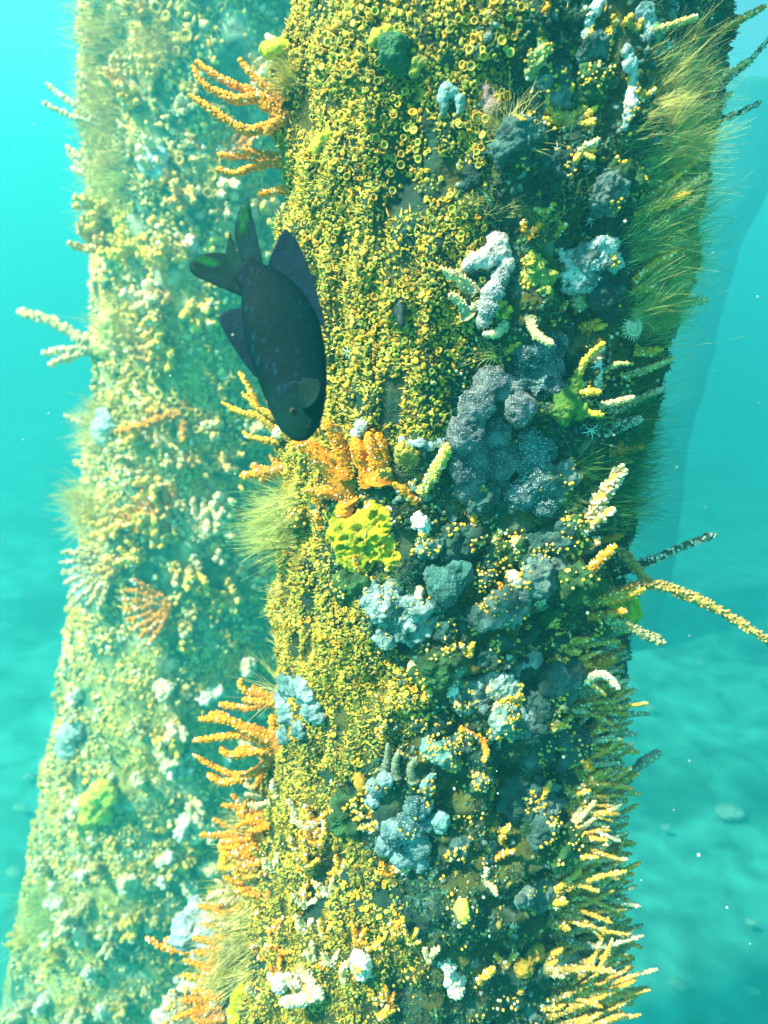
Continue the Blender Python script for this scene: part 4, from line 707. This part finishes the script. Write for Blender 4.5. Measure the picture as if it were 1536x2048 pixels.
# right flank, upper part: slender fingers among the hairs
for lb, f, pal in [('slender tan finger, topmost of those crossing the hairy tuft', [([(1290, 70), (1340, 52), (1396, 33)], 20, 13)], TAN), ('orange frond at the top right corner of the photo', [([(1430, 70), (1480, 40), (1530, 12)], 22, 12, -.1)], ORANGE), ('dark feathery arm rising to the right edge near the top', [([(1400, 215), (1450, 165), (1500, 120), (1545, 70)], 14, 10, -.1)], DARK), ('yellow tipped dark finger under the dark feathery arm', [([(1400, 190), (1440, 160), (1505, 120)], 26, 14, -.1)], dict(stalk=(.08, .12, .08), tip=(.62, .46, .14), bump=(.7, .5, .14))),
                   ('short peach finger above the lower dark twig', [([(1410, 225), (1435, 205), (1465, 184)], 20, 12)], CREAM), ('thin dark twig with pale beads beside the hairs', [([(1440, 245), (1480, 225), (1522, 203)], 15, 9, -.1)], DARK), ('slim yellow finger pointing right in mid tuft', [([(1290, 400), (1340, 365), (1404, 308)], 22, 12)], YELLOW), ('yellow tipped dark rod below the slim yellow finger', [([(1290, 430), (1350, 385), (1415, 350)], 22, 13)], TAN), ('long orange rod lying over the green hairs', [([(1265, 432), (1320, 410), (1380, 388)], 26, 14)], YELLOW), ('second dark rod with pale beads beneath the orange rod', [([(1290, 460), (1350, 425), (1404, 390)], 20, 13)], TAN),
                   ('yellow straight finger above the anemone', [([(1260, 570), (1300, 535), (1352, 502)], 24, 12), ([(1265, 575), (1290, 580), (1310, 570)], 20, 12)], YELLOW), ('thick dark finger with a yellow knob tip', [([(1290, 520), (1325, 495), (1362, 480)], 22, 18)], TAN), ('pale forked finger right of the straight yellow one', [([(1320, 590), (1345, 560), (1368, 530)], 26, 14), ([(1335, 575), (1360, 570), (1382, 566)], 22, 14)], CREAM), ('cream knobbly finger lying low under the forked one', [([(1345, 605), (1380, 605), (1416, 600)], 26, 15)], CREAM),
                   ('orange knobbed finger under the anemone', [([(1265, 700), (1295, 705), (1325, 698)], 28, 14)], YELLOW), ('thin tan finger above the black spikes', [([(1205, 740), (1230, 730), (1258, 726)], 16, 10)], TAN), ('long thin tan finger pointing right over the black spikes', [([(1240, 755), (1290, 740), (1348, 716)], 18, 11)], TAN), ('black spike coral with an orange tip and white beads', [([(1210, 830), (1260, 805), (1332, 775)], 28, 12)], dict(DARK, tip=(.6, .34, .05))), ('cream finger lying on the black spike', [([(1195, 815), (1230, 805), (1268, 795)], 22, 12)], CREAM), ('black beaded spike below the orange tipped one', [([(1190, 870), (1240, 850), (1285, 838)], 36, 20)], DARK), ('orange beaded bar under the black spikes', [([(1205, 870), (1225, 862), (1248, 852)], 20, 12)], ORANGE), ('orange branching finger above the big white tipped branch', [([(1215, 905), (1250, 900), (1290, 893)], 28, 12), ([(1235, 905), (1240, 890), (1245, 882)], 18, 11)], ORANGE), ('small yellow finger just above the white tip', [([(1215, 935), (1240, 925), (1265, 922)], 22, 12)], YELLOW), ('peach finger in the middle of the upper tuft', [([(1355, 395), (1385, 385), (1400, 375)], 16, 11)], CREAM)]:
    coral(lb, N_, f[0][0][0], f, pal, 4.2, 1.1, .08, .12)
# right flank, lower part: the dense row of fingers
QN = ['tan', 'grey', 'cream', 'yellow']; QP = [TAN, GREY, CREAM, YELLOW]
TANT = dict(stalk=(.10, .14, .07), tip=(.66, .50, .14), bump=(.58, .46, .15)); GRYT = dict(stalk=(.05, .11, .09), tip=(.42, .44, .26), bump=(.36, .40, .26)); QP = [GOLD, GRYT, CREAM, YELLOW]; QN = ['golden', 'grey', 'cream', 'yellow']
for i in range(68):
    y = 1270 + 790 * (i + rng.random()) / 68; q = rng.choice([0, 0, 0, 0, 0, 1, 1, 2, 3]); x0 = 1120 + 90 * rng.random() - (25 if y > 1750 else 0)
    out = 1262 + (30 if y > 1800 else 0) - (15 if y < 1400 else 0) + 55 * rng.random() - x0; fs = []; nf = rng.integers(3, 7); mid = -.28 + .18 * rng.normal()
    for k in range(nf):
        a = mid + (k - (nf - 1) / 2) * (.16 + .16 * rng.random()); ln = out * (.42 + .42 * rng.random() + .16 * (rng.random() < .15)); bd = rng.normal() * .22
        fs.append(([(x0 + rng.normal() * 8, y + rng.normal() * 8), (x0 + ln * .5 * math.cos(a + bd), y + ln * .5 * math.sin(a + bd)), (x0 + ln * math.cos(a), y + ln * math.sin(a))], 13 + 8 * rng.random(), 6 + 3 * rng.random(), -.1 + .5 * rng.random()))
    coral(f'{QN[q]} coral with {["no","one","two","three","four","five","six"][nf]} spikes on the flank ' + where(N_, x0 + 40, y), N_, (x0, y), fs, QP[q], 3.6, 1.1, .15, .16, group='finger corals along the lower right flank')
for i in range(30):
    y = 1290 + 760 * (i + rng.random()) / 30; q = rng.choice([0, 0, 2, 3]); x0 = 1060 + 110 * rng.random(); a = rng.random() * 40 - 10; s_ = rng.normal() * 20
    coral(f'short {QN[q]} coral beside the flank row ' + where(N_, x0, y), N_, (x0, y), [([(x0, y), (x0 + 25 + a * .3, y - 12 * rng.random() + s_ * .5), (x0 + 45 + a, y - 22 * rng.random() + s_)], 22, 11), ([(x0, y), (x0 + 15, y + 12), (x0 + 34 + a * .5, y + 10 * rng.random())], 18, 11)], QP[q], 4.4, 1.2, .45, .12, group='short finger corals inside the lower right row')
coral('dark club coral leaning out over the seabed on the right', N_, (1215, 1600), [([(1215, 1600), (1255, 1560), (1285, 1525), (1322, 1504)], 18, 22, -.1)], GREY, 4.6, 1.0, 0, .1)
# left edge, lower part
for y in range(1600, 2050, 24):
    x0 = 515 - (y - 1600) * .22 + 30 * rng.random(); ln = 50 + 55 * rng.random()
    q = rng.integers(0, 4); coral(['orange', 'deep orange', 'yellow', 'cream'][q] + ' finger coral poking left ' + where(N_, x0, y), N_, (x0, y), [([(x0, y), (x0 - ln * .5, y - 12 * rng.random()), (x0 - ln, y - 25 * rng.random() + 8)], 20, 10), ([(x0 + 8, y + 4), (x0 - ln * .3, y + 12), (x0 - ln * .6, y + 14 * rng.random())], 18, 10), ([(x0 - ln * .3, y - 5), (x0 - ln * .5, y - 22), (x0 - ln * .75, y - 34)], 14, 8)], [ORANGE, VIVID, YELLOW, CREAM][q], 4.2, 1.1, .25, .10, group='orange fingers on the lower left edge')
for i in range(34):
    x0, y = 500 + 330 * rng.random() ** 1.2, 1580 + 460 * rng.random(); a = rng.random() * 6.28
    coral('little ' + ['orange', 'yellow', 'cream'][i % 3] + ' coral sprig ' + where(N_, x0, y), N_, (x0, y), [([(x0, y), (x0 + 12 * math.cos(a + k), y + 10 * math.sin(a + k) - 6), (x0 + 26 * math.cos(a + k), y + 20 * math.sin(a + k) - 12)], 14, 9) for k in (0, 1.1, 2.6)], [ORANGE, YELLOW, CREAM][i % 3], 5, 1.3, .6, .18, group='coral sprigs on the lower lit face')

# ------------------------------------------------------------------ near piling: hairy tufts
HG = [(.62, .72, .20), (.74, .78, .30), (.46, .62, .16), (.82, .82, .40)]; HD = [(.06, .30, .10), (.10, .38, .12), (.20, .44, .12), (.04, .20, .08)]; HY = [(.84, .76, .24), (.78, .72, .28), (.70, .68, .22), (.88, .84, .46)]
for lb, rt_, sp, di, ln, nn_, cl in [('pale green hairy tuft, topmost on the shaded edge', [(1350, 190), (1345, 240), (1355, 150)], 22, (.9, -.55), 110, 1300, HY), ('yellow green hairy tuft second from the top on the shaded edge', [(1335, 290), (1325, 340)], 24, (.9, -.50), 130, 1500, HG), ('green hairy tuft at mid height on the shaded edge', [(1330, 400), (1320, 450)], 24, (.9, -.45), 130, 1500, HG), ('green hairy tuft behind the straight yellow finger', [(1320, 500), (1315, 550)], 24, (.9, -.35), 120, 1400, HG), ('spreading green tuft just right of the anemone', [(1290, 650), (1300, 620)], 18, (.8, -.45), 120, 1100, HG), ('deep green hairy tuft below the black spikes', [(1240, 860), (1245, 900)], 22, (.95, -.30), 110, 1200, HD), ('dark green drooping tuft behind the white tipped branch', [(1235, 960), (1230, 1000)], 24, (.95, -.05), 120, 1300, HD)]:
    tuft(lb, N_, rt_, sp * 1.3, di, ln * .72, int(nn_ * 2.0), cl, .1, .34, .55, .38, group=None)
tuft('yellow green shaggy tuft hanging out at the left edge under the fish', N_, [(575, 1000), (572, 1040), (572, 1080)], 14, (-.95, .12), 100, 1500, HG, .15, .32, .8, .2)
tuft('feathery yellow tuft high on the left edge of the near piling', N_, [(582, 165), (578, 150)], 10, (-.35, -.2), 60, 500, HY, .5, .6, .8, .25)
tuft('tangled olive hydroid clump in the shade left of the antler coral', N_, [(1010, 270), (990, 255), (1035, 275)], 16, (.1, -.5), 60, 380, HY, .6, .7, 1.0, .6)
tuft('hanging olive strands under the tangled hydroid clump', N_, [(1020, 290), (1005, 285)], 14, (.1, 1), 46, 120, HY, .3, .5, 1.0, .6)
tuft('small pale green sprig beside the grey tube sponge', N_, [(985, 712)], 9, (-.6, -.2), 60, 190, HG, .6, .7, .9, .4)
tuft('bushy green sprig in the deep shade below the yellow fingers', N_, [(1155, 940), (1165, 955)], 12, (.3, -.3), 62, 620, HD + HG[:1], .6, .75, .9, .4)
tuft('olive strand of hydroids hanging on the big grey sponge', N_, [(992, 860), (985, 900), (990, 930)], 6, (.0, .9), 40, 220, HY, .5, .6, 1.0, .5)
tuft('yellow plush tuft along the lower left edge', N_, [(475, 1830), (470, 1880), (468, 1780)], 18, (-.9, .25), 80, 1500, HY, .3, .3, .8, .14)
tuft('yellow plush tuft nearest the bottom on the left edge', N_, [(470, 1940), (465, 1905)], 16, (-.85, .35), 80, 900, HY, .3, .3, .8, .14)
tuft('fringe of pale hairs beside the orange yellow patch', N_, [(465, 1690), (470, 1650), (465, 1730)], 14, (-.95, -.1), 62, 600, HY, .2, .35, .8, .25)
tuft('white haired tuft in the bottom left corner', N_, [(400, 2000), (350, 2020), (430, 1985)], 20, (-.75, .35), 85, 900, [(.72, .70, .50), (.66, .62, .34)], .3, .35, .8, .2)
tuft('short whiskers on the left edge below the hanging tuft', N_, [(560, 1230), (558, 1280), (560, 1180)], 10, (-.9, -.2), 40, 160, HY, .2, .5, .8, .3)
tuft('thin whiskers above the orange fan on the left edge', N_, [(550, 1385), (545, 1375)], 8, (-.95, -.3), 90, 70, HY, .1, .35, .8, .3)
for i, (x, y) in enumerate([(1040, 430), (1080, 450), (1050, 480), (820, 930), (1210, 420), (1240, 330), (1100, 370), (950, 420), (1030, 330), (1180, 380), (1130, 1000), (960, 1160), (1050, 1120), (1100, 1440), (1030, 1620), (930, 1000)]):
    tuft('low ' + ['yellow', 'yellow green', 'dark green'][i % 3] + ' fuzz patch ' + where(N_, x, y), N_, [(x, y)], 16, (rng.normal() * .4, -.4), 26, 260, [HY, HG, HD][i % 3], .9, .8, .8, .5, group='low fuzz patches on the shaded side')

# ------------------------------------------------------------------ near piling: squirts, stars, anemone, shell
sponge('translucent pale blue sea squirt with two drooping lobes near the top', N_, [(892, 180, 15), (886, 196, 14), (888, 212, 11), (886, 226, 8), (906, 186, 12), (918, 196, 12), (920, 212, 10), (916, 228, 7)], (.22, .36, .35), (.12, .24, .24), name='sea_squirt', cat='sea squirt', lift=1.0, flat=.9, rough=.15, material=M_SOFT)
squirt('lime green egg shaped sea squirt hanging near the bottom', N_, 925, 1808, 32, 42, (.62, .66, .10), .4, (.05, 1))
squirt('round cream sea squirt beside the head of the fish', N_, 526, 862, 30, 30, (.74, .70, .40), .9, (0, .3))
squirt('green ear shaped sea squirt high on the shaded side', N_, 1308, 80, 24, 36, (.10, .30, .12), .6, (0, -1))
squirt('cream tube sea squirt at the top left edge', N_, 560, 92, 22, 46, (.72, .62, .40), .1, (-.9, -.6))
squirt('yellow leaf shaped sea squirt at the top left edge', N_, 566, 95, 34, 60, (.60, .56, .03), .0, (-1, .1))
squirt('small pale yellow sea squirt on the teal slope', N_, 838, 1180, 20, 26, (.66, .64, .34), .7, (.2, 1))
squirt('small cream sea squirt on the lower lit face', N_, 598, 1838, 18, 24, (.74, .68, .28), .7, (0, 1))
squirt('orange brown blob sea squirt beside the tongue sponges', N_, 722, 1552, 34, 44, (.40, .24, .02), .4, (0, 1))
squirt('dark closed mussel like shell in a slit of the yellow carpet', N_, 800, 608, 22, 62, (.012, .035, .04), .1, (.05, 1), name='mussel_shell', cat='shell', siphon=False)
sponge('near black lump painted as the dark of a hole at upper middle', N_, [(940, 345, 18), (950, 360, 16), (938, 372, 12)], (.012, .04, .042), (.006, .02, .024), lift=.3)  # near-black lobes added to paint the dark of a hole
def anemone(label, p, x, y, r):
    P, N = on(p, x, y); u = depth_of(P) / F_PX; ax = nrm(-FW * .8 + RT * .25 + radial(p, P) * .5); t, b, nn = (q[0] for q in frames(np.array([ax])))
    R = root('anemone', P, label, 'anemone'); M3 = lambda V: V[:, 0:1] * t + V[:, 1:2] * b + V[:, 2:3] * nn
    V, T, sv, D = tube(np.array([(0, 0, z) for z in (-6, 0, 6, 12, 15)]) * u, np.array((15, 14, 15, 17, 18)) * u, 18); link('column', mesh('column', M3(V), T, np.array((.62, .52, .36)), M_SOFT), R)
    V = CUPF[0] * (r * u, r * u, r * u * .5) + (0, 0, 8 * u); link('disc', mesh('disc', M3(V), CUPF[1], np.array((.72, .58, .40)) * CUPFC, M_SOFT), R)
    V = ICO2[0] * np.array((5, 5, 3)) * u + (0, 0, 15 * u); link('mouth', mesh('mouth', M3(V), ICO2[1], np.array((.45, .26, .08)), M_SOFT), R)
    for k in range(22):
        a = k / 22 * 6.2832; d = np.array((math.cos(a), math.sin(a), 0)); l = (8 + 4 * rng.random()) * u
        V, T, _, _ = tube(np.array([d * r * .9 * u + (0, 0, 14 * u), d * (r * .9 * u + l * .6) + (0, 0, 17 * u), d * (r * .9 * u + l) + (0, 0, 14 * u)]), np.array((1.6, 1.2, .5)) * u, 5)
        link('tentacle', mesh('tentacle', M3(V), T, np.array((.80, .74, .60)), M_SOFT), R)
anemone('cream anemone with a brown centre at the right edge', N_, 1255, 655, 20)
for i, (x, y) in enumerate([(1160, 165), (1335, 95), (1195, 345), (1175, 330), (1260, 345), (1270, 355), (1115, 1060), (1130, 1050), (1105, 1075), (1225, 1045), (990, 1130), (1000, 1115), (1195, 730), (1275, 645), (1180, 860), (1210, 845), (1195, 780), (1115, 300), (1180, 440), (950, 1240), (1175, 1140), (700, 705), (525, 575)]):
    star('small ' + ['white', 'pale teal'][i % 2] + ' thin armed star polyp ' + (where(N_, x, y) if i < 22 else 'behind the tail root of the fish'), N_ if i < 22 else LEFT, x, y, 12 + 8 * rng.random(), [(.75, .85, .82), (.5, .7, .66)][i % 2], 'white star polyps')

# ------------------------------------------------------------------ second piling
coral('long pale coral arms reaching out left over open water', L_, (205, 690), [([(200, 692), (150, 670), (95, 640), (34, 624)], 26, 18, -.05), ([(200, 694), (160, 695), (125, 700), (84, 709)], 18, 10, -.05), ([(200, 698), (160, 708), (130, 718), (97, 729)], 18, 12, -.05)], CREAM, 7, 1.1, 0, .1)
coral('two thin pale twigs at the upper left against the water', L_, (210, 245), [([(205, 245), (150, 210), (120, 190), (92, 166)], 12, 7, -.05), ([(205, 252), (150, 235), (115, 220), (85, 206)], 13, 7, -.05)], CREAM, 5, 1.1, 0, .2)
coral('cluster of thin pale fingers leaning out below the two twigs', L_, (205, 350), [([(200, 350), (165, 320), (130, 290)], 16, 8, -.05), ([(202, 358), (168, 340), (136, 305)], 16, 8, -.05), ([(202, 370), (175, 355), (142, 335)], 16, 8, -.05)], CREAM, 5, 1.1, 0, .2)
for lb, f in [('pale quill poking left at mid height of the second piling', [(205, 860), (165, 845), (131, 831)]), ('pale quill below the pale blue sponge of the second piling', [(205, 895), (185, 892), (160, 888)]), ('bent pale quill above the feathery clump', [(190, 960), (165, 935), (146, 922)]), ('pale spike low at the left of the second piling', [(170, 1110), (155, 1107), (134, 1103)]), ('short pale spike beside the yellow coral at the left', [(205, 480), (190, 470), (168, 462)])]:
    coral(lb, L_, f[0], [(f, 14, 8, -.02)], CREAM, 5, 1.0, 0, .1)
coral('bright yellow bushy coral on the upper left of the second piling', L_, (262, 490), [([(262, 490), (255, 450), (270, 400)], 34, 18), ([(262, 490), (240, 460), (240, 420)], 30, 16), ([(262, 490), (235, 490), (215, 470)], 30, 16), ([(262, 490), (285, 460), (280, 420)], 26, 15), ([(262, 495), (230, 510), (195, 500)], 30, 16), ([(262, 490), (290, 500), (320, 510)], 26, 16)], dict(stalk=(.5, .44, .05), tip=(.85, .68, .06), bump=(.88, .66, .10)), 7, 1, .3)
coral('orange crooked branch lying across the second piling', L_, (365, 830), [([(380, 820), (330, 835), (280, 855), (230, 865)], 20, 14), ([(345, 835), (365, 815), (372, 790)], 22, 14), ([(360, 830), (365, 855), (366, 885)], 16, 10), ([(320, 840), (305, 825), (295, 820)], 14, 9)], ORANGE, 5.5, 1, .3)
coral('pale bent stick coral right above the fish tail', L_, (395, 470), [([(398, 475), (375, 435), (355, 415), (338, 402)], 14, 9)], CREAM, 4.5, .9, .3)
for lb, bx, by, ang in [('orange fan coral low on the second piling, the upper fan', 330, 1060, -2.2), ('orange fan coral low on the second piling, the lower fan', 340, 1210, 2.9), ('pale orange fan coral near the middle of the second piling', 400, 1085, -1.6), ('orange fan coral nearest the upper right of the second piling', 440, 330, -1.5), ('pale fan coral at the lower left of the second piling', 215, 1130, 2.6)]:
    coral(lb, L_, (bx, by), [([(bx, by), (bx + 45 * math.cos(ang + (k - 3.5) * .27), by + 45 * math.sin(ang + (k - 3.5) * .27)), (bx + 95 * math.cos(ang + (k - 3.5) * .24), by + 90 * math.sin(ang + (k - 3.5) * .24))], 15, 9) for k in range(8)], (ORANGE if lb[:6] == 'orange' else CREAM), 5.5, 1, .35, .15)
for lb, lob, c1 in [('pale blue fuzzy sponge ball high on the second piling', [(300, 325, 28), (315, 340, 22), (320, 315, 18)], (.52, .74, .76)), ('pale blue sponge knob at the left edge of the second piling', [(212, 845, 28), (205, 870, 22)], (.50, .72, .76)), ('blue grey round sponge at the left edge near the orange fans', [(165, 1165, 30), (160, 1145, 22), (175, 1185, 22)], (.42, .62, .64)), ('lemon yellow sponge low on the second piling', [(190, 1610, 36), (205, 1590, 28), (180, 1640, 22), (210, 1625, 24)], (.80, .78, .10)), ('pale yellow sponge cushion at the upper left of the second piling', [(215, 640, 26), (205, 690, 26), (225, 660, 22)], (.74, .68, .22)), ('greyish sponge flap at the lower left of the second piling', [(140, 1480, 30), (130, 1500, 24), (150, 1460, 22)], (.48, .62, .60)), ('pinkish round sponge knob beside the tail of the fish', [(380, 487, 15), (376, 495, 10)], (.80, .62, .56)), ('pale knob with orange cap high on the left of the second piling', [(212, 160, 12), (208, 168, 9)], (.80, .66, .30))]:
    sponge(lb, L_, lob, c1, np.array(c1) * .7, lift=.8, rough=.25, orange=0)
for lb, rt_, di, cl in [('soft pale yellow fuzz at the top left edge of the second piling', [(210, 70), (205, 110), (212, 40)], (-.9, -.15), HY), ('soft pale yellow fuzz second from the top on the left edge', [(212, 180), (210, 220)], (-.95, -.1), HY), ('soft pale fuzz above the thin pale fingers', [(215, 280), (220, 330)], (-.9, -.2), HY), ('pale green fuzz under the thin pale fingers', [(235, 380), (225, 420)], (-.9, .1), HG), ('yellow fuzz beside the pale blue sponge knob', [(205, 830), (200, 860)], (-.95, 0), HY), ('yellow plume of fuzz near the pale yellow cushion', [(245, 650), (255, 690)], (-.3, -.4), HY), ('feathery pale clump at the left above the grey sponge', [(180, 1030), (170, 1000)], (-.95, -.1), HY), ('soft yellow fuzz near the top of the second piling', [(330, 90), (310, 70)], (-.3, .3), HY), ('fuzzy strands at the bottom left of the second piling', [(110, 1800), (90, 1850)], (-.9, .2), HG)]:
    tuft(lb, L_, rt_, 22, di, 62, 900, cl, .3, .45, .9, .2)
# loose cover of the second piling: a few kinds, copied
def template(pal, nf, ln, w0, w1, bump, speck, name):
    r = root(name, (0, 0, 0), 'x', 'coral'); a0 = rng.random() * 6
    for k in range(nf):
        a = a0 + k * 2.4; tl = .25 + .55 * rng.random(); d = np.array((math.cos(a) * tl, math.sin(a) * tl, 1)); l = ln * (.55 + .6 * rng.random())
        st, pol = finger_mesh([np.zeros(3), d * l * .5 + rng.normal(size=3) * l * .06, nrm(d + (0, 0, .3)) * l], w0, w1, bump, pal, 1.0, speck)
        br = link('branch', mesh('branch', *st, M_CORAL), r); tag(link('polyps', mesh('polyps', *pol, M_POLYP), br), kind='stuff')
    return r
PALE = dict(stalk=(.62, .54, .32), tip=(.90, .76, .38), bump=(.94, .84, .52)); PLAIN = dict(stalk=(.76, .72, .54), tip=(.92, .86, .62), bump=(.94, .9, .70))
LCR = dict(stalk=(.5, .44, .24), tip=(.88, .70, .32), bump=(.9, .74, .40)); LYE = dict(stalk=(.48, .40, .08), tip=(.88, .62, .08), bump=(.9, .64, .12))  # cream and yellow palettes lightened, blown-out sun put into the colour
tpls = [template(LCR, 4, .036, .006, .0036, .0022, .1, 'branching_coral'), template(LYE, 5, .030, .005, .0032, .0022, .1, 'branching_coral'), template(PALE, 3, .034, .008, .006, .0028, .3, 'branching_coral'), template(dict(stalk=(.5, .32, .1), tip=(.8, .5, .14), bump=(.82, .52, .16)), 5, .034, .005, .003, .0021, .05, 'branching_coral'), template(PLAIN, 2, .030, .010, .007, .003, .3, 'branching_coral'), template(TAN, 4, .026, .005, .0034, .002, .1, 'branching_coral')]
names = ['cream branching coral', 'yellow branching coral', 'pale thick fingered coral', 'orange branching coral', 'whitish stubby coral', 'tan bushy coral']
used = set(); cnt = 0
for i in range(520):
    x, y = 20 + 560 * rng.random(), 2048 * rng.random() ** .8
    lo = np.interp(y, L_.rows[:, 0], L_.rows[:, 1]); hi = 560 if y < 1600 else 470
    if x < lo + 4 or x > hi or rng.random() < .15: continue
    h = L_.bvh.ray_cast(Vector((0, 0, 0)), Vector(ray(x, y)).normalized())
    if h[0] is None: continue
    if fbm(np.array([tuple(h[0])]), 9, 2, 301)[0] < -.22: continue
    low = y > 1250; k = rng.choice([2, 4, 4, 0, 5, 1] if low else [0, 1, 5, 3, 1, 5])
    n = nrm(radial(L_, np.array(h[0])) + rng.normal(size=3) * .35 + (0, 0, .25)); t, b, nn = (q[0] for q in frames(np.array([n])))
    a = rng.random() * 6.28; t, b = t * math.cos(a) + b * math.sin(a), b * math.cos(a) - t * math.sin(a)
    rot = Matrix([(t[j], b[j], nn[j]) for j in range(3)]); sc = .6 + .95 * rng.random() ** 1.5
    zone = 'low' if low else ('at middle height' if y > 600 else 'high'); lb = f'{"big" if sc > 1.05 else "small" if sc < .72 else "hazy"} {names[k]} ' + where(L_, x, y); gp = f'{names[k]}s on the second piling'
    copy_tree(tpls[k], h[0], rot, sc, lb, gp); cnt += 1
for t_ in tpls:
    for ch in list(t_.children):
        for g_ in list(ch.children): bpy.data.objects.remove(g_)
        bpy.data.objects.remove(ch)
    bpy.data.objects.remove(t_)

# ------------------------------------------------------------------ seabed stones and drifting specks
def stone(label, x, y, wpx, group=None):
    d = ray(x, y); P = d * (SEABED_Z / d[2]); u = depth_of(P) / F_PX; V, T = ICO3; s = wpx * u * .5
    V = V * (s, s * .7, s * .34) * (1 + .65 * fbm(V, 1.7, 4, int(x)))[:, None]; P = P + np.array((0, 0, .02))
    tag(link('stone', mesh('stone', V, T, np.array((.40, .56, .48)), M_STONE), loc=P), label, 'stone', group)
stone('pale stone at the lower right on the seabed beside the piling', 1355, 1975, 44)
stone('flat pale stone alone on the seabed at middle right', 1460, 1630, 60)
for x, y, s in [(1500, 1850, 24), (1330, 1660, 20), (1505, 1990, 26), (40, 1620, 26), (30, 1750, 34), (60, 1560, 22), (1300, 1420, 22), (1400, 1330, 18)]:
    stone('small pale stone scattered on the turquoise seabed', x, y, s, 'small stones on the seabed')
pp = []
for i in range(260):
    x, y, dd = 1536 * rng.random(), 2048 * rng.random(), .18 + 1.6 * rng.random() ** 2
    pp.append(at(x, y, dd))
pp = np.array(pp); sz = .00012 + .0003 * rng.random(len(pp)) ** 3
tag(link('marine_snow', mesh('marine_snow', *scatter(ICO1, pp, rng.normal(size=(len(pp), 3)), sz, np.array((.8, .85, .8))), M_PAPILLA)), 'tiny white specks drifting in the water', 'specks', kind='stuff')

# ------------------------------------------------------------------ the water itself
bm = bmesh.new(); bmesh.ops.create_cube(bm, size=1)
for v in bm.verts: v.co = Vector((v.co.x * 60, v.co.y * 60, SEABED_Z - 1.3 if v.co.z < 0 else 1.15))
hme = bpy.data.meshes.new('haze'); bm.to_mesh(hme); bm.free()
hm = bpy.data.materials.new('sea_water_haze'); hm.use_nodes = True; n = hm.node_tree; n.nodes.remove(n.nodes['Principled BSDF'])
pv = n.nodes.new('ShaderNodeVolumePrincipled'); n.links.new(pv.outputs[0], n.nodes['Material Output'].inputs['Volume'])
pv.inputs['Color'].default_value = (.06, .56, .66, 1); pv.inputs['Absorption Color'].default_value = (0, .2, .2, 1)
pv.inputs['Density'].default_value = .33; pv.inputs['Anisotropy'].default_value = .36
hme.materials.append(hm); tag(link('haze', hme), kind='stuff')
